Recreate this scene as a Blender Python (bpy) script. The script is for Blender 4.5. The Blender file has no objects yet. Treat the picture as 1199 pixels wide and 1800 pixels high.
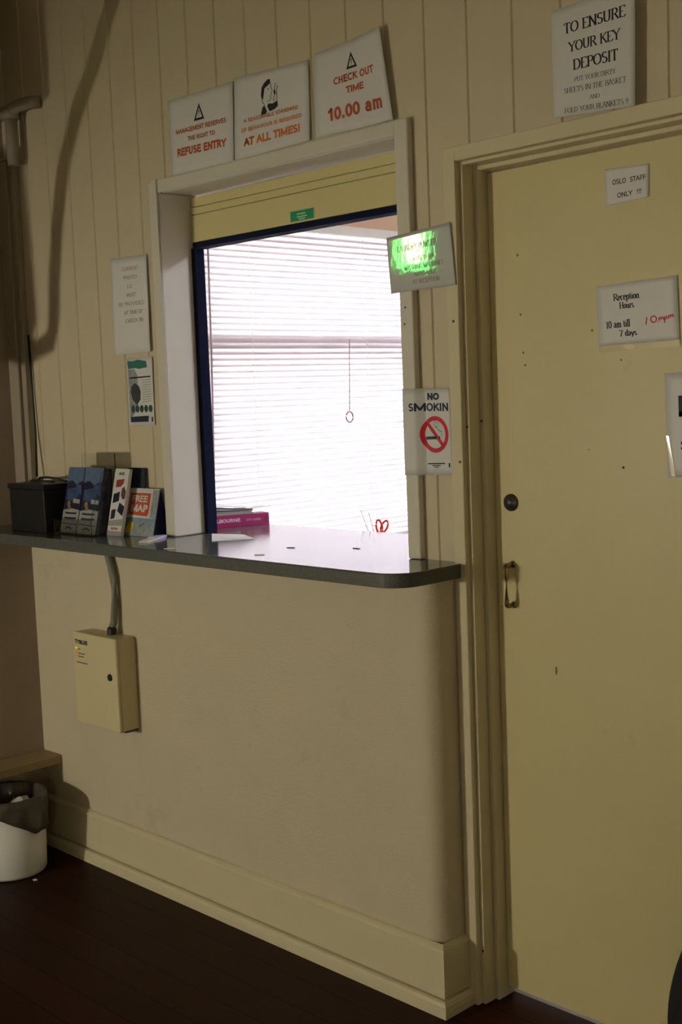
import bpy, bmesh, math, random
from mathutils import Vector, Matrix
random.seed(7)
S = bpy.context.scene
COL = S.collection
PI = math.pi

# ------------------------------------------------------------------ camera, world, exposure
F_PX = 2163.15
cam_d = bpy.data.cameras.new('camera')
cam = bpy.data.objects.new('camera', cam_d); COL.objects.link(cam)
cam_d.sensor_fit = 'VERTICAL'; cam_d.sensor_height = 36.0; cam_d.sensor_width = 24.0
cam_d.lens = 36.0 * F_PX / 1800.0
cam_d.clip_start = 0.05; cam_d.clip_end = 100
_r = Vector((0.69938699, 0.71371546, -0.03831556))
_d = Vector((0.04082167, -0.09340713, -0.99479078))
_f = Vector((-0.71357651, 0.69417962, -0.09446279))
m = Matrix((( _r.x, -_d.x, -_f.x), (_r.y, -_d.y, -_f.y), (_r.z, -_d.z, -_f.z))).to_4x4()
m.translation = Vector((1.95766, -2.30700, 1.54599))
cam.matrix_world = m
S.camera = cam
S.view_settings.view_transform = 'Standard'
S.view_settings.look = 'None'
S.view_settings.gamma = 1.0
S.view_settings.use_curve_mapping = False
S.view_settings.exposure = 0.0

SKY = 78.0
w = bpy.data.worlds.new('overcast_sky'); S.world = w; w.use_nodes = True
bg = w.node_tree.nodes['Background']
bg.inputs[0].default_value = (0.93, 0.96, 1.0, 1); bg.inputs[1].default_value = SKY

def area_light(name, loc, target, size, power, color, portal=False, size_y=None, spread=None):
    l = bpy.data.lights.new(name, 'AREA'); l.energy = power; l.color = color; l.size = size
    if size_y: l.shape = 'RECTANGLE'; l.size_y = size_y
    if spread: l.spread = spread
    o = bpy.data.objects.new(name, l); COL.objects.link(o); o.location = loc
    o.rotation_euler = (Vector(target) - Vector(loc)).to_track_quat('-Z', 'Y').to_euler()
    if portal: l.cycles.is_portal = True
    return o
area_light('sky_portal', (-1.50, 1.10, 1.55), (0, 1.10, 1.55), 1.7, 1, (1, 1, 1), portal=True, size_y=1.3)
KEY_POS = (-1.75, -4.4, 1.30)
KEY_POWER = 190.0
FILL_POS = (2.75, -3.7, 1.30)
FILL_POWER = 22.0
OFFICE_POWER = 70.0
TUBE_COL = (1.0, 0.89, 0.66)

# ------------------------------------------------------------------ materials
def mat(name, color, rough=0.6, metal=0.0, noise=0.06, nscale=9.0, bump=0.0, bscale=60.0, spec=0.4,
        coat=0.0, coat_rough=0.1, trans=0.0, emit=None, emit_s=0.0, alpha=1.0, ior=1.45, coatbump=0.0, coat_ior=1.5,
        stain=None):
    M = bpy.data.materials.new(name); M.use_nodes = True
    nt = M.node_tree; P = nt.nodes['Principled BSDF']
    P.inputs['Roughness'].default_value = rough; P.inputs['Metallic'].default_value = metal
    P.inputs['Specular IOR Level'].default_value = spec; P.inputs['IOR'].default_value = ior
    P.inputs['Coat Weight'].default_value = coat; P.inputs['Coat Roughness'].default_value = coat_rough
    P.inputs['Coat IOR'].default_value = coat_ior
    P.inputs['Transmission Weight'].default_value = trans; P.inputs['Alpha'].default_value = alpha
    tc = nt.nodes.new('ShaderNodeTexCoord')
    n = nt.nodes.new('ShaderNodeTexNoise'); n.inputs['Scale'].default_value = nscale; n.inputs['Detail'].default_value = 5
    nt.links.new(tc.outputs['Object'], n.inputs['Vector'])
    mx = nt.nodes.new('ShaderNodeMix'); mx.data_type = 'RGBA'
    c = color
    mx.inputs['A'].default_value = (c[0]*(1-noise), c[1]*(1-noise), c[2]*(1-noise*1.15), 1)
    mx.inputs['B'].default_value = (min(1, c[0]*(1+noise)), min(1, c[1]*(1+noise)), min(1, c[2]*(1+noise)), 1)
    nt.links.new(n.outputs['Fac'], mx.inputs['Factor'])
    last = mx.outputs['Result']
    if stain:
        n3 = nt.nodes.new('ShaderNodeTexNoise'); n3.inputs['Scale'].default_value = stain[1]; n3.inputs['Detail'].default_value = 8
        n3.inputs['Roughness'].default_value = 0.75
        nt.links.new(tc.outputs['Object'], n3.inputs['Vector'])
        rp = nt.nodes.new('ShaderNodeMapRange'); rp.inputs['From Min'].default_value = stain[2]; rp.inputs['From Max'].default_value = stain[3]
        nt.links.new(n3.outputs['Fac'], rp.inputs['Value'])
        m2 = nt.nodes.new('ShaderNodeMix'); m2.data_type = 'RGBA'
        nt.links.new(rp.outputs['Result'], m2.inputs['Factor'])
        nt.links.new(last, m2.inputs['A']); m2.inputs['B'].default_value = (*stain[0], 1)
        last = m2.outputs['Result']
    nt.links.new(last, P.inputs['Base Color'])
    if emit:
        P.inputs['Emission Color'].default_value = (*emit, 1); P.inputs['Emission Strength'].default_value = emit_s
    if bump or coatbump:
        n2 = nt.nodes.new('ShaderNodeTexNoise'); n2.inputs['Scale'].default_value = bscale; n2.inputs['Detail'].default_value = 4
        nt.links.new(tc.outputs['Object'], n2.inputs['Vector'])
        b = nt.nodes.new('ShaderNodeBump'); b.inputs['Strength'].default_value = bump or coatbump; b.inputs['Distance'].default_value = 0.003
        nt.links.new(n2.outputs['Fac'], b.inputs['Height'])
        if bump: nt.links.new(b.outputs['Normal'], P.inputs['Normal'])
        if coatbump: nt.links.new(b.outputs['Normal'], P.inputs['Coat Normal'])
    return M

M_board = mat('board_paint', (.60, .52, .375), .55, noise=.05, bump=.25, bscale=40, stain=((.40,.33,.20), 3.0, .62, .95))
M_plaster = mat('plaster_paint', (.60, .525, .385), .6, noise=.05, bump=.5, bscale=160, stain=((.36,.30,.19), 2.2, .60, .95))
M_trim = mat('trim_paint', (.64, .57, .39), .45, noise=.05, bump=.15, bscale=50, stain=((.38,.31,.17), 5, .64, .9))
M_trimw = mat('hatch_paint', (.67, .63, .555), .4, noise=.04, bump=.15, bscale=50, stain=((.42,.36,.24), 6, .66, .9))
M_door = mat('door_paint', (.63, .555, .305), .42, noise=.06, nscale=3, bump=.25, bscale=30, stain=((.45,.34,.13), 3.5, .60, .95))
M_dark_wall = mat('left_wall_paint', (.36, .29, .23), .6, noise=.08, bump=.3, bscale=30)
M_ceiling = mat('ceiling_paint', (.55, .50, .40), .7)
M_floor_skirt = M_trim
M_counter = mat('counter_laminate', (.13, .135, .135), .11, noise=.45, nscale=260, spec=.5, ior=2.1, bump=.03, bscale=300)
M_counter_edge = mat('counter_edge', (.085, .09, .085), .5, noise=.5, nscale=220)
M_shutter = mat('shutter_enamel', (.66, .58, .30), .38, noise=.03, nscale=4)
M_navy = mat('guide_dark', (.010, .013, .035), .9, spec=.08)
M_paper = mat('paper', (.69, .68, .68), .7, noise=.03, nscale=20)
M_paper2 = mat('paper_plastic', (.69, .68, .69), .5, noise=.03, coat=.15, coat_rough=.35, coatbump=.15, bscale=25)
M_sleeve = mat('paper_in_glossy_sleeve', (.56, .56, .57), .5, noise=.03, coat=1.0, coat_rough=.04, coatbump=.035, bscale=60, coat_ior=2.2)
M_red = mat('ink_red', (.42, .09, .04), .6)
M_orange = mat('ink_orange', (.62, .17, .05), .6)
M_redbright = mat('ink_bright_red', (.62, .02, .05), .6)
M_ink = mat('ink_black', (.015, .016, .022), .6)
M_inkblue = mat('ink_navy', (.02, .03, .07), .6)
M_brownink = mat('ink_brown', (.16, .09, .07), .6)
M_black = mat('black_plastic', (.012, .012, .013), .45)
M_blackcloth = mat('black_cloth', (.010, .008, .012), .85, bump=.4, bscale=200)
M_metal = mat('brushed_steel', (.32, .29, .24), .35, metal=1.0, noise=.1)
M_brass = mat('aged_brass', (.30, .24, .13), .3, metal=1.0, noise=.1)
M_darkmetal = mat('dark_metal', (.12, .11, .11), .4, metal=.8)
M_cream_metal = mat('cream_enamel', (.66, .58, .36), .45, noise=.03)
M_conduit = mat('conduit_grey', (.20, .20, .17), .5)
M_pipe = mat('pipe_paint', (.33, .28, .22), .5)
M_white_plastic = mat('white_plastic', (.80, .79, .77), .35, noise=.02)
M_liner = mat('bin_liner', (.085, .07, .06), .3, noise=.3, nscale=12, bump=.8, bscale=18, coat=.2)
M_tissue = mat('tissue', (.6, .58, .55), .8, bump=.8, bscale=40)
M_wood = mat('ledge_wood', (.34, .25, .14), .6, noise=.15, nscale=14)
M_pink = mat('book_magenta', (.36, .03, .15), .4)
M_bluepic = mat('brochure_blue', (.05, .08, .20), .35, noise=.7, nscale=45)
M_greypic = mat('brochure_grey', (.33, .34, .35), .4, noise=.3, nscale=120)
M_orangepic = mat('brochure_orange', (.60, .14, .04), .4)
M_mapred = mat('map_orange', (.55, .095, .045), .4)
M_mapgrey = mat('map_photo', (.30, .33, .37), .4, noise=.5, nscale=50)
M_mapblue = mat('map_sky', (.22, .32, .46), .4, noise=.2, nscale=30)
M_yellow = mat('map_yellow', (.75, .60, .04), .5)
M_teal = mat('poster_teal', (.03, .07, .07), .5, noise=.2)
M_green = mat('sticker_green', (.02, .28, .13), .4, coat=.4)
M_greenlight = mat('sticker_pale', (.45, .65, .45), .5)
M_glass = mat('clear_acrylic', (.95, .97, .97), .03, trans=1.0, ior=1.3, noise=0)
M_scissor = mat('scissor_red', (.75, .04, .01), .35)
M_purple = mat('slip_lavender', (.62, .60, .80), .5)
M_cream = mat('slip_cream', (.70, .66, .55), .6)
M_office = mat('office_paint', (.72, .60, .48), .7)
M_rail = mat('window_timber', (.70, .50, .38), .5)
M_officefloor = mat('office_floor', (.40, .40, .43), .45)
M_carpet = mat('street', (.5, .5, .5), .9)
M_bike = mat('galvanised', (.10, .13, .16), .5, metal=.3)
M_ledg = mat('led_green', (.2, .5, .05), .3, emit=(.45, .75, .03), emit_s=.9)
M_ledr = mat('led_amber', (.5, .15, .02), .3, emit=(.75, .16, .01), emit_s=.6)
M_exit = mat('exit_green', (.05, .5, .1), .3, emit=(.12, 1.0, .16), emit_s=11)
M_exitw = mat('exit_white', (.9, .9, .8), .3, emit=(1.0, .95, .55), emit_s=22)
M_globe = mat('lamp_globe', (.9, .85, .7), .3, emit=(1.0, .935, .74), emit_s=1)
M_fill = mat('fill_globe', (.9, .9, .8), .3, emit=(1.0, .94, .74), emit_s=1)

def blind_mat():
    M = bpy.data.materials.new('blind_slats'); M.use_nodes = True; nt = M.node_tree
    for n in list(nt.nodes):
        if n.type != 'OUTPUT_MATERIAL': nt.nodes.remove(n)
    out = [n for n in nt.nodes if n.type == 'OUTPUT_MATERIAL'][0]
    d = nt.nodes.new('ShaderNodeBsdfDiffuse'); d.inputs[0].default_value = (.42, .37, .40, 1)
    t = nt.nodes.new('ShaderNodeBsdfTranslucent'); t.inputs[0].default_value = (.33, .305, .325, 1)
    x = nt.nodes.new('ShaderNodeMixShader'); x.inputs[0].default_value = .45
    nt.links.new(d.outputs[0], x.inputs[1]); nt.links.new(t.outputs[0], x.inputs[2]); nt.links.new(x.outputs[0], out.inputs[0])
    return M
M_blind = blind_mat()

def floor_mat():
    M = bpy.data.materials.new('dark_floorboards'); M.use_nodes = True; nt = M.node_tree; P = nt.nodes['Principled BSDF']
    tc = nt.nodes.new('ShaderNodeTexCoord'); mp = nt.nodes.new('ShaderNodeMapping')
    nt.links.new(tc.outputs['Object'], mp.inputs['Vector'])
    br = nt.nodes.new('ShaderNodeTexBrick'); br.inputs['Scale'].default_value = 1.0
    br.inputs['Brick Width'].default_value = 3.0; br.inputs['Row Height'].default_value = .11; br.inputs['Mortar Size'].default_value = .0025
    br.inputs['Color1'].default_value = (.058, .015, .0075, 1); br.inputs['Color2'].default_value = (.032, .0095, .0055, 1)
    br.inputs['Mortar'].default_value = (.006, .003, .002, 1)
    nt.links.new(mp.outputs['Vector'], br.inputs['Vector'])
    n = nt.nodes.new('ShaderNodeTexNoise'); n.inputs['Scale'].default_value = 6; n.inputs['Detail'].default_value = 6
    mp2 = nt.nodes.new('ShaderNodeMapping'); mp2.inputs['Scale'].default_value = (1, 12, 1)
    nt.links.new(tc.outputs['Object'], mp2.inputs['Vector']); nt.links.new(mp2.outputs['Vector'], n.inputs['Vector'])
    mx = nt.nodes.new('ShaderNodeMix'); mx.data_type = 'RGBA'; mx.blend_type = 'MULTIPLY'; mx.inputs['Factor'].default_value = .6
    nt.links.new(br.outputs['Color'], mx.inputs['A']); nt.links.new(n.outputs['Color'], mx.inputs['B'])
    nt.links.new(mx.outputs['Result'], P.inputs['Base Color'])
    P.inputs['Roughness'].default_value = .5; P.inputs['Specular IOR Level'].default_value = .12
    return M
M_floor = floor_mat()

# ------------------------------------------------------------------ mesh building
class MB:
    def __init__(s): s.v = []; s.f = []; s.smooth = []
    def add(s, vs, fs, smooth=False):
        b = len(s.v); s.v += [tuple(p) for p in vs]
        for f in fs: s.f.append([i + b for i in f]); s.smooth.append(smooth)
        return s
    def box(s, x0, x1, y0, y1, z0, z1):
        vs = [(x, y, z) for z in (z0, z1) for y in (y0, y1) for x in (x0, x1)]
        return s.add(vs, [(0,2,3,1), (4,5,7,6), (0,1,5,4), (2,6,7,3), (0,4,6,2), (1,3,7,5)])
    def prism(s, poly, z0, z1, axis='z', smooth=False):
        n = len(poly)
        def P(a, b, c): return (a, b, c) if axis == 'z' else ((a, c, b) if axis == 'y' else (c, a, b))
        vs = [P(a, b, z0) for a, b in poly] + [P(a, b, z1) for a, b in poly]
        fs = [[i, (i+1) % n, n + (i+1) % n, n + i] for i in range(n)]
        s.add(vs, fs, smooth)
        s.add(vs, [list(range(n))[::-1], list(range(n, 2*n))])
        return s
    def tube(s, pts, r, n=10, caps=True, closed=False):
        pts = [Vector(p) for p in pts]; N = len(pts); rings = []
        up = Vector((0, 0, 1))
        for i, p in enumerate(pts):
            a = pts[(i-1) % N] if (closed or i > 0) else p; b = pts[(i+1) % N] if (closed or i < N-1) else p
            t = (b - a).normalized()
            u = t.cross(up)
            if u.length < 1e-3: u = t.cross(Vector((0, 1, 0)))
            u.normalize(); v = t.cross(u)
            rr = r[i] if isinstance(r, (list, tuple)) else r
            rings.append([p + u*math.cos(2*PI*k/n)*rr + v*math.sin(2*PI*k/n)*rr for k in range(n)])
        vs = [q for R in rings for q in R]; fs = []
        for i in range(N if closed else N-1):
            j = (i+1) % N
            for k in range(n): fs.append((i*n+k, i*n+(k+1) % n, j*n+(k+1) % n, j*n+k))
        s.add(vs, fs, True)
        if caps and not closed: s.add(vs, [list(range(n))[::-1], [(N-1)*n+k for k in range(n)]])
        return s
    def lathe(s, prof, c, n=32, axis='z'):
        vs = []
        for r, h in prof:
            for k in range(n):
                a = 2*PI*k/n
                if axis == 'z': vs.append((c[0]+r*math.cos(a), c[1]+r*math.sin(a), c[2]+h))
                else: vs.append((c[0]+r*math.cos(a), c[1]+h, c[2]+r*math.sin(a)))
        fs = [(i*n+k, i*n+(k+1) % n, (i+1)*n+(k+1) % n, (i+1)*n+k) for i in range(len(prof)-1) for k in range(n)]
        return s.add(vs, fs, True)
    def grid(s, fn, nu, nv, thick=None):
        vs = [fn(i/nu, j/nv) for j in range(nv+1) for i in range(nu+1)]
        fs = [(j*(nu+1)+i, j*(nu+1)+i+1, (j+1)*(nu+1)+i+1, (j+1)*(nu+1)+i) for j in range(nv) for i in range(nu)]
        return s.add(vs, fs, True)

ORG = {}
def thing(name, label, cat, loc, group=None):
    o = bpy.data.objects.new(name, None); COL.objects.link(o); o.location = loc; o.empty_display_size = .05
    o['label'] = label; o['category'] = cat
    if group: o['group'] = group
    ORG[o] = Vector(loc); return o
def build(name, mb, material, parent=None, label=None, bevel=0, solid=0, loc=None):
    me = bpy.data.meshes.new(name)
    org = ORG[parent] if parent else Vector(loc or (0, 0, 0))
    me.from_pydata([Vector(p) - org for p in mb.v], [], mb.f); me.update()
    for p, sm in zip(me.polygons, mb.smooth): p.use_smooth = sm
    bm = bmesh.new(); bm.from_mesh(me); bmesh.ops.remove_doubles(bm, verts=bm.verts, dist=1e-6)
    bmesh.ops.recalc_face_normals(bm, faces=bm.faces); bm.to_mesh(me); bm.free()
    o = bpy.data.objects.new(name, me); COL.objects.link(o); me.materials.append(material)
    if parent: o.parent = parent
    else: o.location = org
    ORG[o] = org
    if label: o['label'] = label
    if bevel:
        b = o.modifiers.new('bevel', 'BEVEL'); b.width = bevel; b.segments = 3; b.limit_method = 'ANGLE'; b.angle_limit = math.radians(40)
    if solid:
        b = o.modifiers.new('solid', 'SOLIDIFY'); b.thickness = solid; b.offset = 0
    return o
def tag(o, label, cat, group=None):
    o['label'] = label; o['category'] = cat
    if group: o['group'] = group
    return o
def struct(name, mb, material, parent=None, bevel=0, loc=None):
    o = build(name, mb, material, parent, None, bevel, loc=loc); o['kind'] = 'structure'; return o

# ------------------------------------------------------------------ room shell
PITCH = .1322; BX = -.064; WT = .10
XW = -2.07; XR = 4.2; YB = -5.0; ZC = 3.3
def board_profile(x0, x1):
    pts = [(x0, 0.0)]
    k0 = math.ceil((x0 - BX) / PITCH); k1 = math.floor((x1 - BX) / PITCH)
    for k in range(k0, k1 + 1):
        x = BX + k*PITCH
        if x - .006 <= x0 or x + .006 >= x1: continue
        pts += [(x-.004, 0), (x-.001, .0042), (x+.0012, .0042), (x+.0045, 0)]
    pts += [(x1, 0.0), (x1, WT), (x0, WT)]
    return pts
mb = MB()
for x0, x1, z0, z1 in [(XW, -1.15, 0, ZC), (-1.15, -.14, 2.19, ZC), (-1.15, -.14, 0, 1.085), (-.14, .045, 0, ZC),
                       (.045, .955, 2.10, ZC), (.955, XR, 0, ZC)]:
    mb.prism(board_profile(x0, x1), z0, z1)
struct('wall_front', mb, M_board)
struct('floor', MB().box(XW-.1, XR+.1, YB-.1, WT, -.1, 0), M_floor)
struct('ceiling', MB().box(XW-.1, XR+.1, YB-.1, WT, ZC, ZC+.1), M_ceiling)
# left wall, boxed out below the counter height
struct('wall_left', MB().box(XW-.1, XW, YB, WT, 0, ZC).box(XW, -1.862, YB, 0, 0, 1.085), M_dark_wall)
struct('wall_back', MB().box(XW-.1, XR+.1, YB-.1, YB, 0, ZC), M_board)
struct('wall_right', MB().box(XR, XR+.1, YB, WT, 0, ZC), M_board)

# half wall under the counter, rounded plaster corner on its right
YP = -.105
def rounded_end(xr, yf, r, n=10, yend=0.0, xl=-1.862):
    pts = [(xl, yend), (xl, yf), (xr - r, yf)]
    for i in range(1, n+1):
        a = -PI/2 + (PI/2)*i/n
        pts.append((xr - r + r*math.cos(a), yf + r + r*math.sin(a)))
    if pts[-1][1] < yend - 1e-4: pts.append((xr, yend))
    return pts
o = struct('wall_counter', MB().prism(rounded_end(-.003, YP, .05), 0, 1.088, smooth=True), M_plaster)
try:
    for p in o.data.polygons: p.use_smooth = abs(p.normal.z) < .5
    e = o.modifiers.new('en', 'EDGE_SPLIT'); e.split_angle = math.radians(50)
except Exception: pass

# skirting wrapping the half wall
def sweep_skirt(path, prof):
    # path: list of (x,y) with outward offset directions (mitred)
    n = len(prof); vs = []
    for (x, y, ox, oy) in path:
        for t, z in prof: vs.append((x + ox*t, y + oy*t, z))
    fs = []
    for i in range(len(path)-1):
        for k in range(n-1): fs.append((i*n+k, i*n+k+1, (i+1)*n+k+1, (i+1)*n+k))
    mb = MB().add(vs, fs)
    mb.add(vs, [list(range(n)), [(len(path)-1)*n + k for k in range(n)][::-1]])
    return mb
prof = [(0, 0), (.026, 0), (.0265, .018), (.025, .030), (.021, .037), (.015, .040), (.005, .0405), (.005, .045), (.015, .047), (.015, .164), (.0135, .170), (.008, .176), (.003, .179), (0, .179)]
struct('baseboard_front', sweep_skirt([(-1.862, YP, 0, -1), (-.003, YP, 1, -1), (-.003, -.021, 1, 0)], prof), M_trim)
# ledge on the left wall
struct('trim_3', MB().box(-1.862, -1.745, YB+.01, -.107, .308, .338), M_wood, bevel=.004)

# hatch casing and lining (trim_1)
XL, XH = -1.184, -.111; XI, XJ = -1.139, -.153; ZT, ZI = 2.2146, 2.178
mb = MB()
mb.box(XL, XI, -.021, .13, 1.126, ZT)                # left lining, its front edge is the casing
mb.box(XJ, XH, -.021, .0, 1.126, ZT); mb.box(XJ, -.139, 0, .13, 1.126, ZI)
mb.box(XI, XJ, -.021, .0, ZI, ZT); mb.box(XI, XJ, 0, .13, ZI, 2.189)
trim1 = struct('trim_1', mb, M_trimw, bevel=.004)
for (x, z) in [(-.135, 1.757), (-.139, 1.716), (-.135, 1.553), (-.137, 1.40)]:
    build('nail_head', MB().lathe([(0, -.0012), (.003, -.001), (.003, .001)], (x, -.021, z), 8, axis='y'), M_darkmetal, trim1)

# door frame (trim_2): architrave, rebated jamb and stop, with head
mb = MB()
DR = .93
for sx, a, b in ((1, 0, 0),):
    mb.box(0, .036, -.021, 0, 0, 2.12)               # architrave left
    mb.box(.036, .046, -.004, .1, 0, 2.10)           # jamb edge
    mb.box(.0461, .058, .036, .1, 0, 2.088)          # stop
    mb.box(DR, DR+.036, -.021, 0, 0, 2.12); mb.box(DR-.01, DR, -.004, .1, 0, 2.10); mb.box(DR-.022, DR-.0101, .036, .1, 0, 2.088)
mb.box(.036, DR, -.021, 0, 2.086, 2.12); mb.box(.046, DR-.01, -.004, .1, 2.077, 2.0859); mb.box(.058, DR-.022, .036, .1, 2.066, 2.0769)
trim2 = struct('trim_2', mb, M_trim, bevel=.0025)
for (x, y, z) in [(.020, -.021, 1.712), (.028, -.021, 1.374), (.040, -.004, 1.458), (.052, .036, 1.470), (.041, -.004, .14)]:
    build('nail_head', MB().lathe([(0, -.0012), (.0035, -.001), (.0035, .001)], (x, y, z), 8, axis='y'), M_darkmetal, trim2)

# door
YD = .072
door = struct('door_1', MB().box(.0595, DR-.0235, YD, YD+.038, .026, 2.062), M_door, loc=(.06, YD, 0), bevel=.002)
lock = build('lock_cylinder', MB().lathe([(0, -.012), (.012, -.012), (.0125, -.009), (.017, -.008), (.021, -.004), (.0215, 0)], (.108, YD, 1.270), 28, axis='y'), M_darkmetal, door, 'dark round lock cylinder')
build('keyhole', MB().box(.1072, .1088, YD-.0126, YD-.0118, 1.265, 1.275), M_black, lock)
hx = .108
pts = [(hx, YD, 1.118), (hx, YD-.020, 1.117)] + [(hx, YD-.020-.008*math.sin(a), 1.109+.008*math.cos(a)) for a in (0.4, 0.8, 1.2, 1.57)]
pts += [(hx, YD-.028, 1.026)] + [(hx, YD-.020-.008*math.sin(a), 1.026+.008*math.cos(a)) for a in (1.9, 2.3, 2.7, 3.1)] + [(hx, YD, 1.018)]
pull = build('pull_handle', MB().tube(pts, .0064, 12), M_brass, door, 'small metal pull handle')
for z in (1.118, 1.018):
    build('rosette', MB().lathe([(0, -.004), (.008, -.004), (.009, 0)], (hx, YD, z), 16, axis='y'), M_brass, pull)
build('paint_chip', MB().prism([(.228, .878), (.232, .880), (.234, .868), (.231, .858), (.228, .862)], YD-.0006, YD+.001, axis='y'), mat('chip', (.22, .14, .04), .7), door, 'brown chip in the paint')
build('dark_speck', MB().lathe([(0, -.0006), (.003, -.0005), (.003, .001)], (.426, YD, 1.36), 8, axis='y'), M_black, door)
for (x, z, s) in [(.145, 1.86, .0035), (.16, 1.60, .003), (.155, 1.63, .003), (.35, 1.67, .003), (.335, 1.40, .002), (.15, 1.72, .003), (.425, 1.60, .0025)]:
    build('dark_speck', MB().lathe([(0, -.0005), (s, -.0004), (s, .001)], (x, YD, z), 8, axis='y'), mat('chip', (.25, .18, .06), .7), door)

# ------------------------------------------------------------------ office beyond the hatch
OX0, OX1, OY1, OZ = -1.42, 2.4, 3.6, 2.7
WY0, WY1, WZ0, WZ1 = .29, 1.92, .96, 2.172
mb = MB()
mb.box(OX0-.1, OX0, WT, WY0, 0, OZ).box(OX0-.1, OX0, WY1, OY1, 0, OZ).box(OX0-.1, OX0, WY0, WY1, 0, WZ0).box(OX0-.1, OX0, WY0, WY1, WZ1, OZ)
struct('wall_office_left', mb, M_office)
struct('wall_office_back', MB().box(OX0-.1, OX1+.1, OY1, OY1+.1, 0, OZ), M_office)
struct('wall_office_right', MB().box(OX1, OX1+.1, WT, OY1, 0, OZ), M_office)
struct('floor_office', MB().box(OX0-.1, OX1+.1, WT, OY1+.1, -.1, 0), M_officefloor)
struct('ceiling_office', MB().box(OX0-.1, OX1+.1, WT, OY1+.1, OZ, OZ+.1), M_office)
# window: frame, meeting rail, glass
mb = MB()
mb.box(-1.48, -1.42, WY0, WY0+.035, WZ0, WZ1).box(-1.48, -1.42, WY1-.035, WY1, WZ0, WZ1)
mb.box(-1.48, -1.42, WY0, WY1, WZ0, WZ0+.04).box(-1.48, -1.42, WY0, WY1, WZ1-.03, WZ1)
mb.box(-1.46, -1.387, WY0+.02, WY1-.05, 1.731, 1.766)
mb.box(-1.42, -1.402, WY0, WY1+.06, 2.174, 2.191).box(-1.42, -1.408, WY0, WY1+.06, 2.192, 2.29)
win = struct('window_1', mb, M_rail)
gm = mat('window_glass', (1, 1, 1), 0, trans=1.0, ior=1.02, noise=0)
build('glass_pane', MB().box(-1.452, -1.448, WY0+.035, WY1-.035, WZ0+.04, 1.734), gm, win)
build('glass_pane', MB().box(-1.452, -1.448, WY0+.035, WY1-.035, 1.772, WZ1-.03), gm, win)
# venetian blind
bl = thing('venetian_blind', 'white venetian blind with lowered slats across the bright office window', 'blind', (-1.37, 1.1, 2.15))
BY0, BY1 = .305, 1.88
build('head_rail', MB().box(-1.400, -1.352, BY0, BY1, 2.139, 2.173), M_white_plastic, bl, bevel=.002)
mb = MB(); z = 2.130; ang = math.radians(70); hw = .0158
while z > 1.00:
    prof5 = []
    for k in range(5):
        t = -1 + k*.5; c = .0018*(1-t*t)
        prof5.append((-1.372 + t*hw*math.cos(ang) + c*math.sin(ang), z - t*hw*math.sin(ang) + c*math.cos(ang)))
    vs = [(x, y, zz) for y in (BY0, BY1) for x, zz in prof5]
    mb.add(vs, [(i, i+1, i+6, i+5) for i in range(4)], True)
    z -= .0208
build('slats', mb, M_blind, bl)
build('bottom_rail', MB().box(-1.384, -1.360, BY0, BY1, .985, .999), M_white_plastic, bl, bevel=.002)
for y in (.52, 1.09, 1.66):
    build('ladder_cord', MB().tube([(-1.3585, y, 2.139), (-1.3585, y, .999)], .0007, 6), M_white_plastic, bl)
build('wand', MB().tube([(-1.328, .318, 2.15), (-1.326, .308, 1.7), (-1.328, .294, 1.233)], .0035, 8), mat('wand', (.40, .33, .36), .3), bl, 'slim tilt wand at the near end')
# pull cord with ring hanging in front of the blind
pc = thing('pull_cord', 'thin pull cord with a small round ring hanging before the blind', 'cord', (-1.325, .96, 1.74))
build('cord', MB().tube([(-1.325, .964, 1.752), (-1.325, .958, 1.60), (-1.325, .952, 1.484)], .0016, 6), mat('cord', (.28, .08, .10), .7), pc)
build('ring', MB().tube([(-1.325, .951+.018*math.sin(a), 1.464+.020*math.cos(a)) for a in [2*PI*k/20 for k in range(20)]], .0028, 8, closed=True), mat('ring', (.33, .12, .15), .5), pc)
# staff desk behind the counter
dk = thing('staff_desk', 'pale staff desk just behind the reception counter', 'desk', (-.2, .68, 0))
build('desk_top', MB().box(-1.32, 1.0, .40, .98, .985, 1.015), mat('desk_white', (.75, .74, .72), .3), dk, bevel=.003)
for x in (-1.18, .96): build('side_panel', MB().box(x, x+.02, .42, .96, 0, .985), mat('desk_white', (.75, .74, .72), .3), dk)
build('back_panel', MB().box(-1.16, .96, .43, .448, .3, .985), mat('desk_white', (.75, .74, .72), .3), dk)
# pen cup with scissors
cx, cy = -.765, .52
pcup = tag(build('pen_cup', MB().lathe([(0, 0), (.034, 0), (.037, .072), (.0355, .072), (.033, .004), (0, .004)], (cx, cy, 1.0151), 24), M_white_plastic, None, loc=(cx, cy, 1.0151)), 'white pen cup holding scissors on the desk', 'cup')
sc = thing('scissors', 'red handled scissors standing in the pen cup', 'scissors', (cx, cy, 1.02))
def loop(cyy, cz, a, b, tilt):
    P = []
    for k in range(20):
        t = 2*PI*k/20; u = a*math.cos(t); v = b*math.sin(t)
        P.append((cx + .7*(u*math.cos(tilt)-v*math.sin(tilt)), cy + cyy + .7*(u*math.cos(tilt)-v*math.sin(tilt)), cz + u*math.sin(tilt)+v*math.cos(tilt)))
    return P
build('handle', MB().tube(loop(-.010, 1.122, .0095, .022, .15), .0034, 8, closed=True), M_scissor, sc, 'red loop handle')
build('handle', MB().tube(loop(.013, 1.120, .0095, .021, -.45), .0034, 8, closed=True), M_scissor, sc, 'red loop handle')
build('blade', MB().box(cx-.001, cx+.001, cy-.006, cy+.006, 1.022, 1.10), M_metal, sc)
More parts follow.
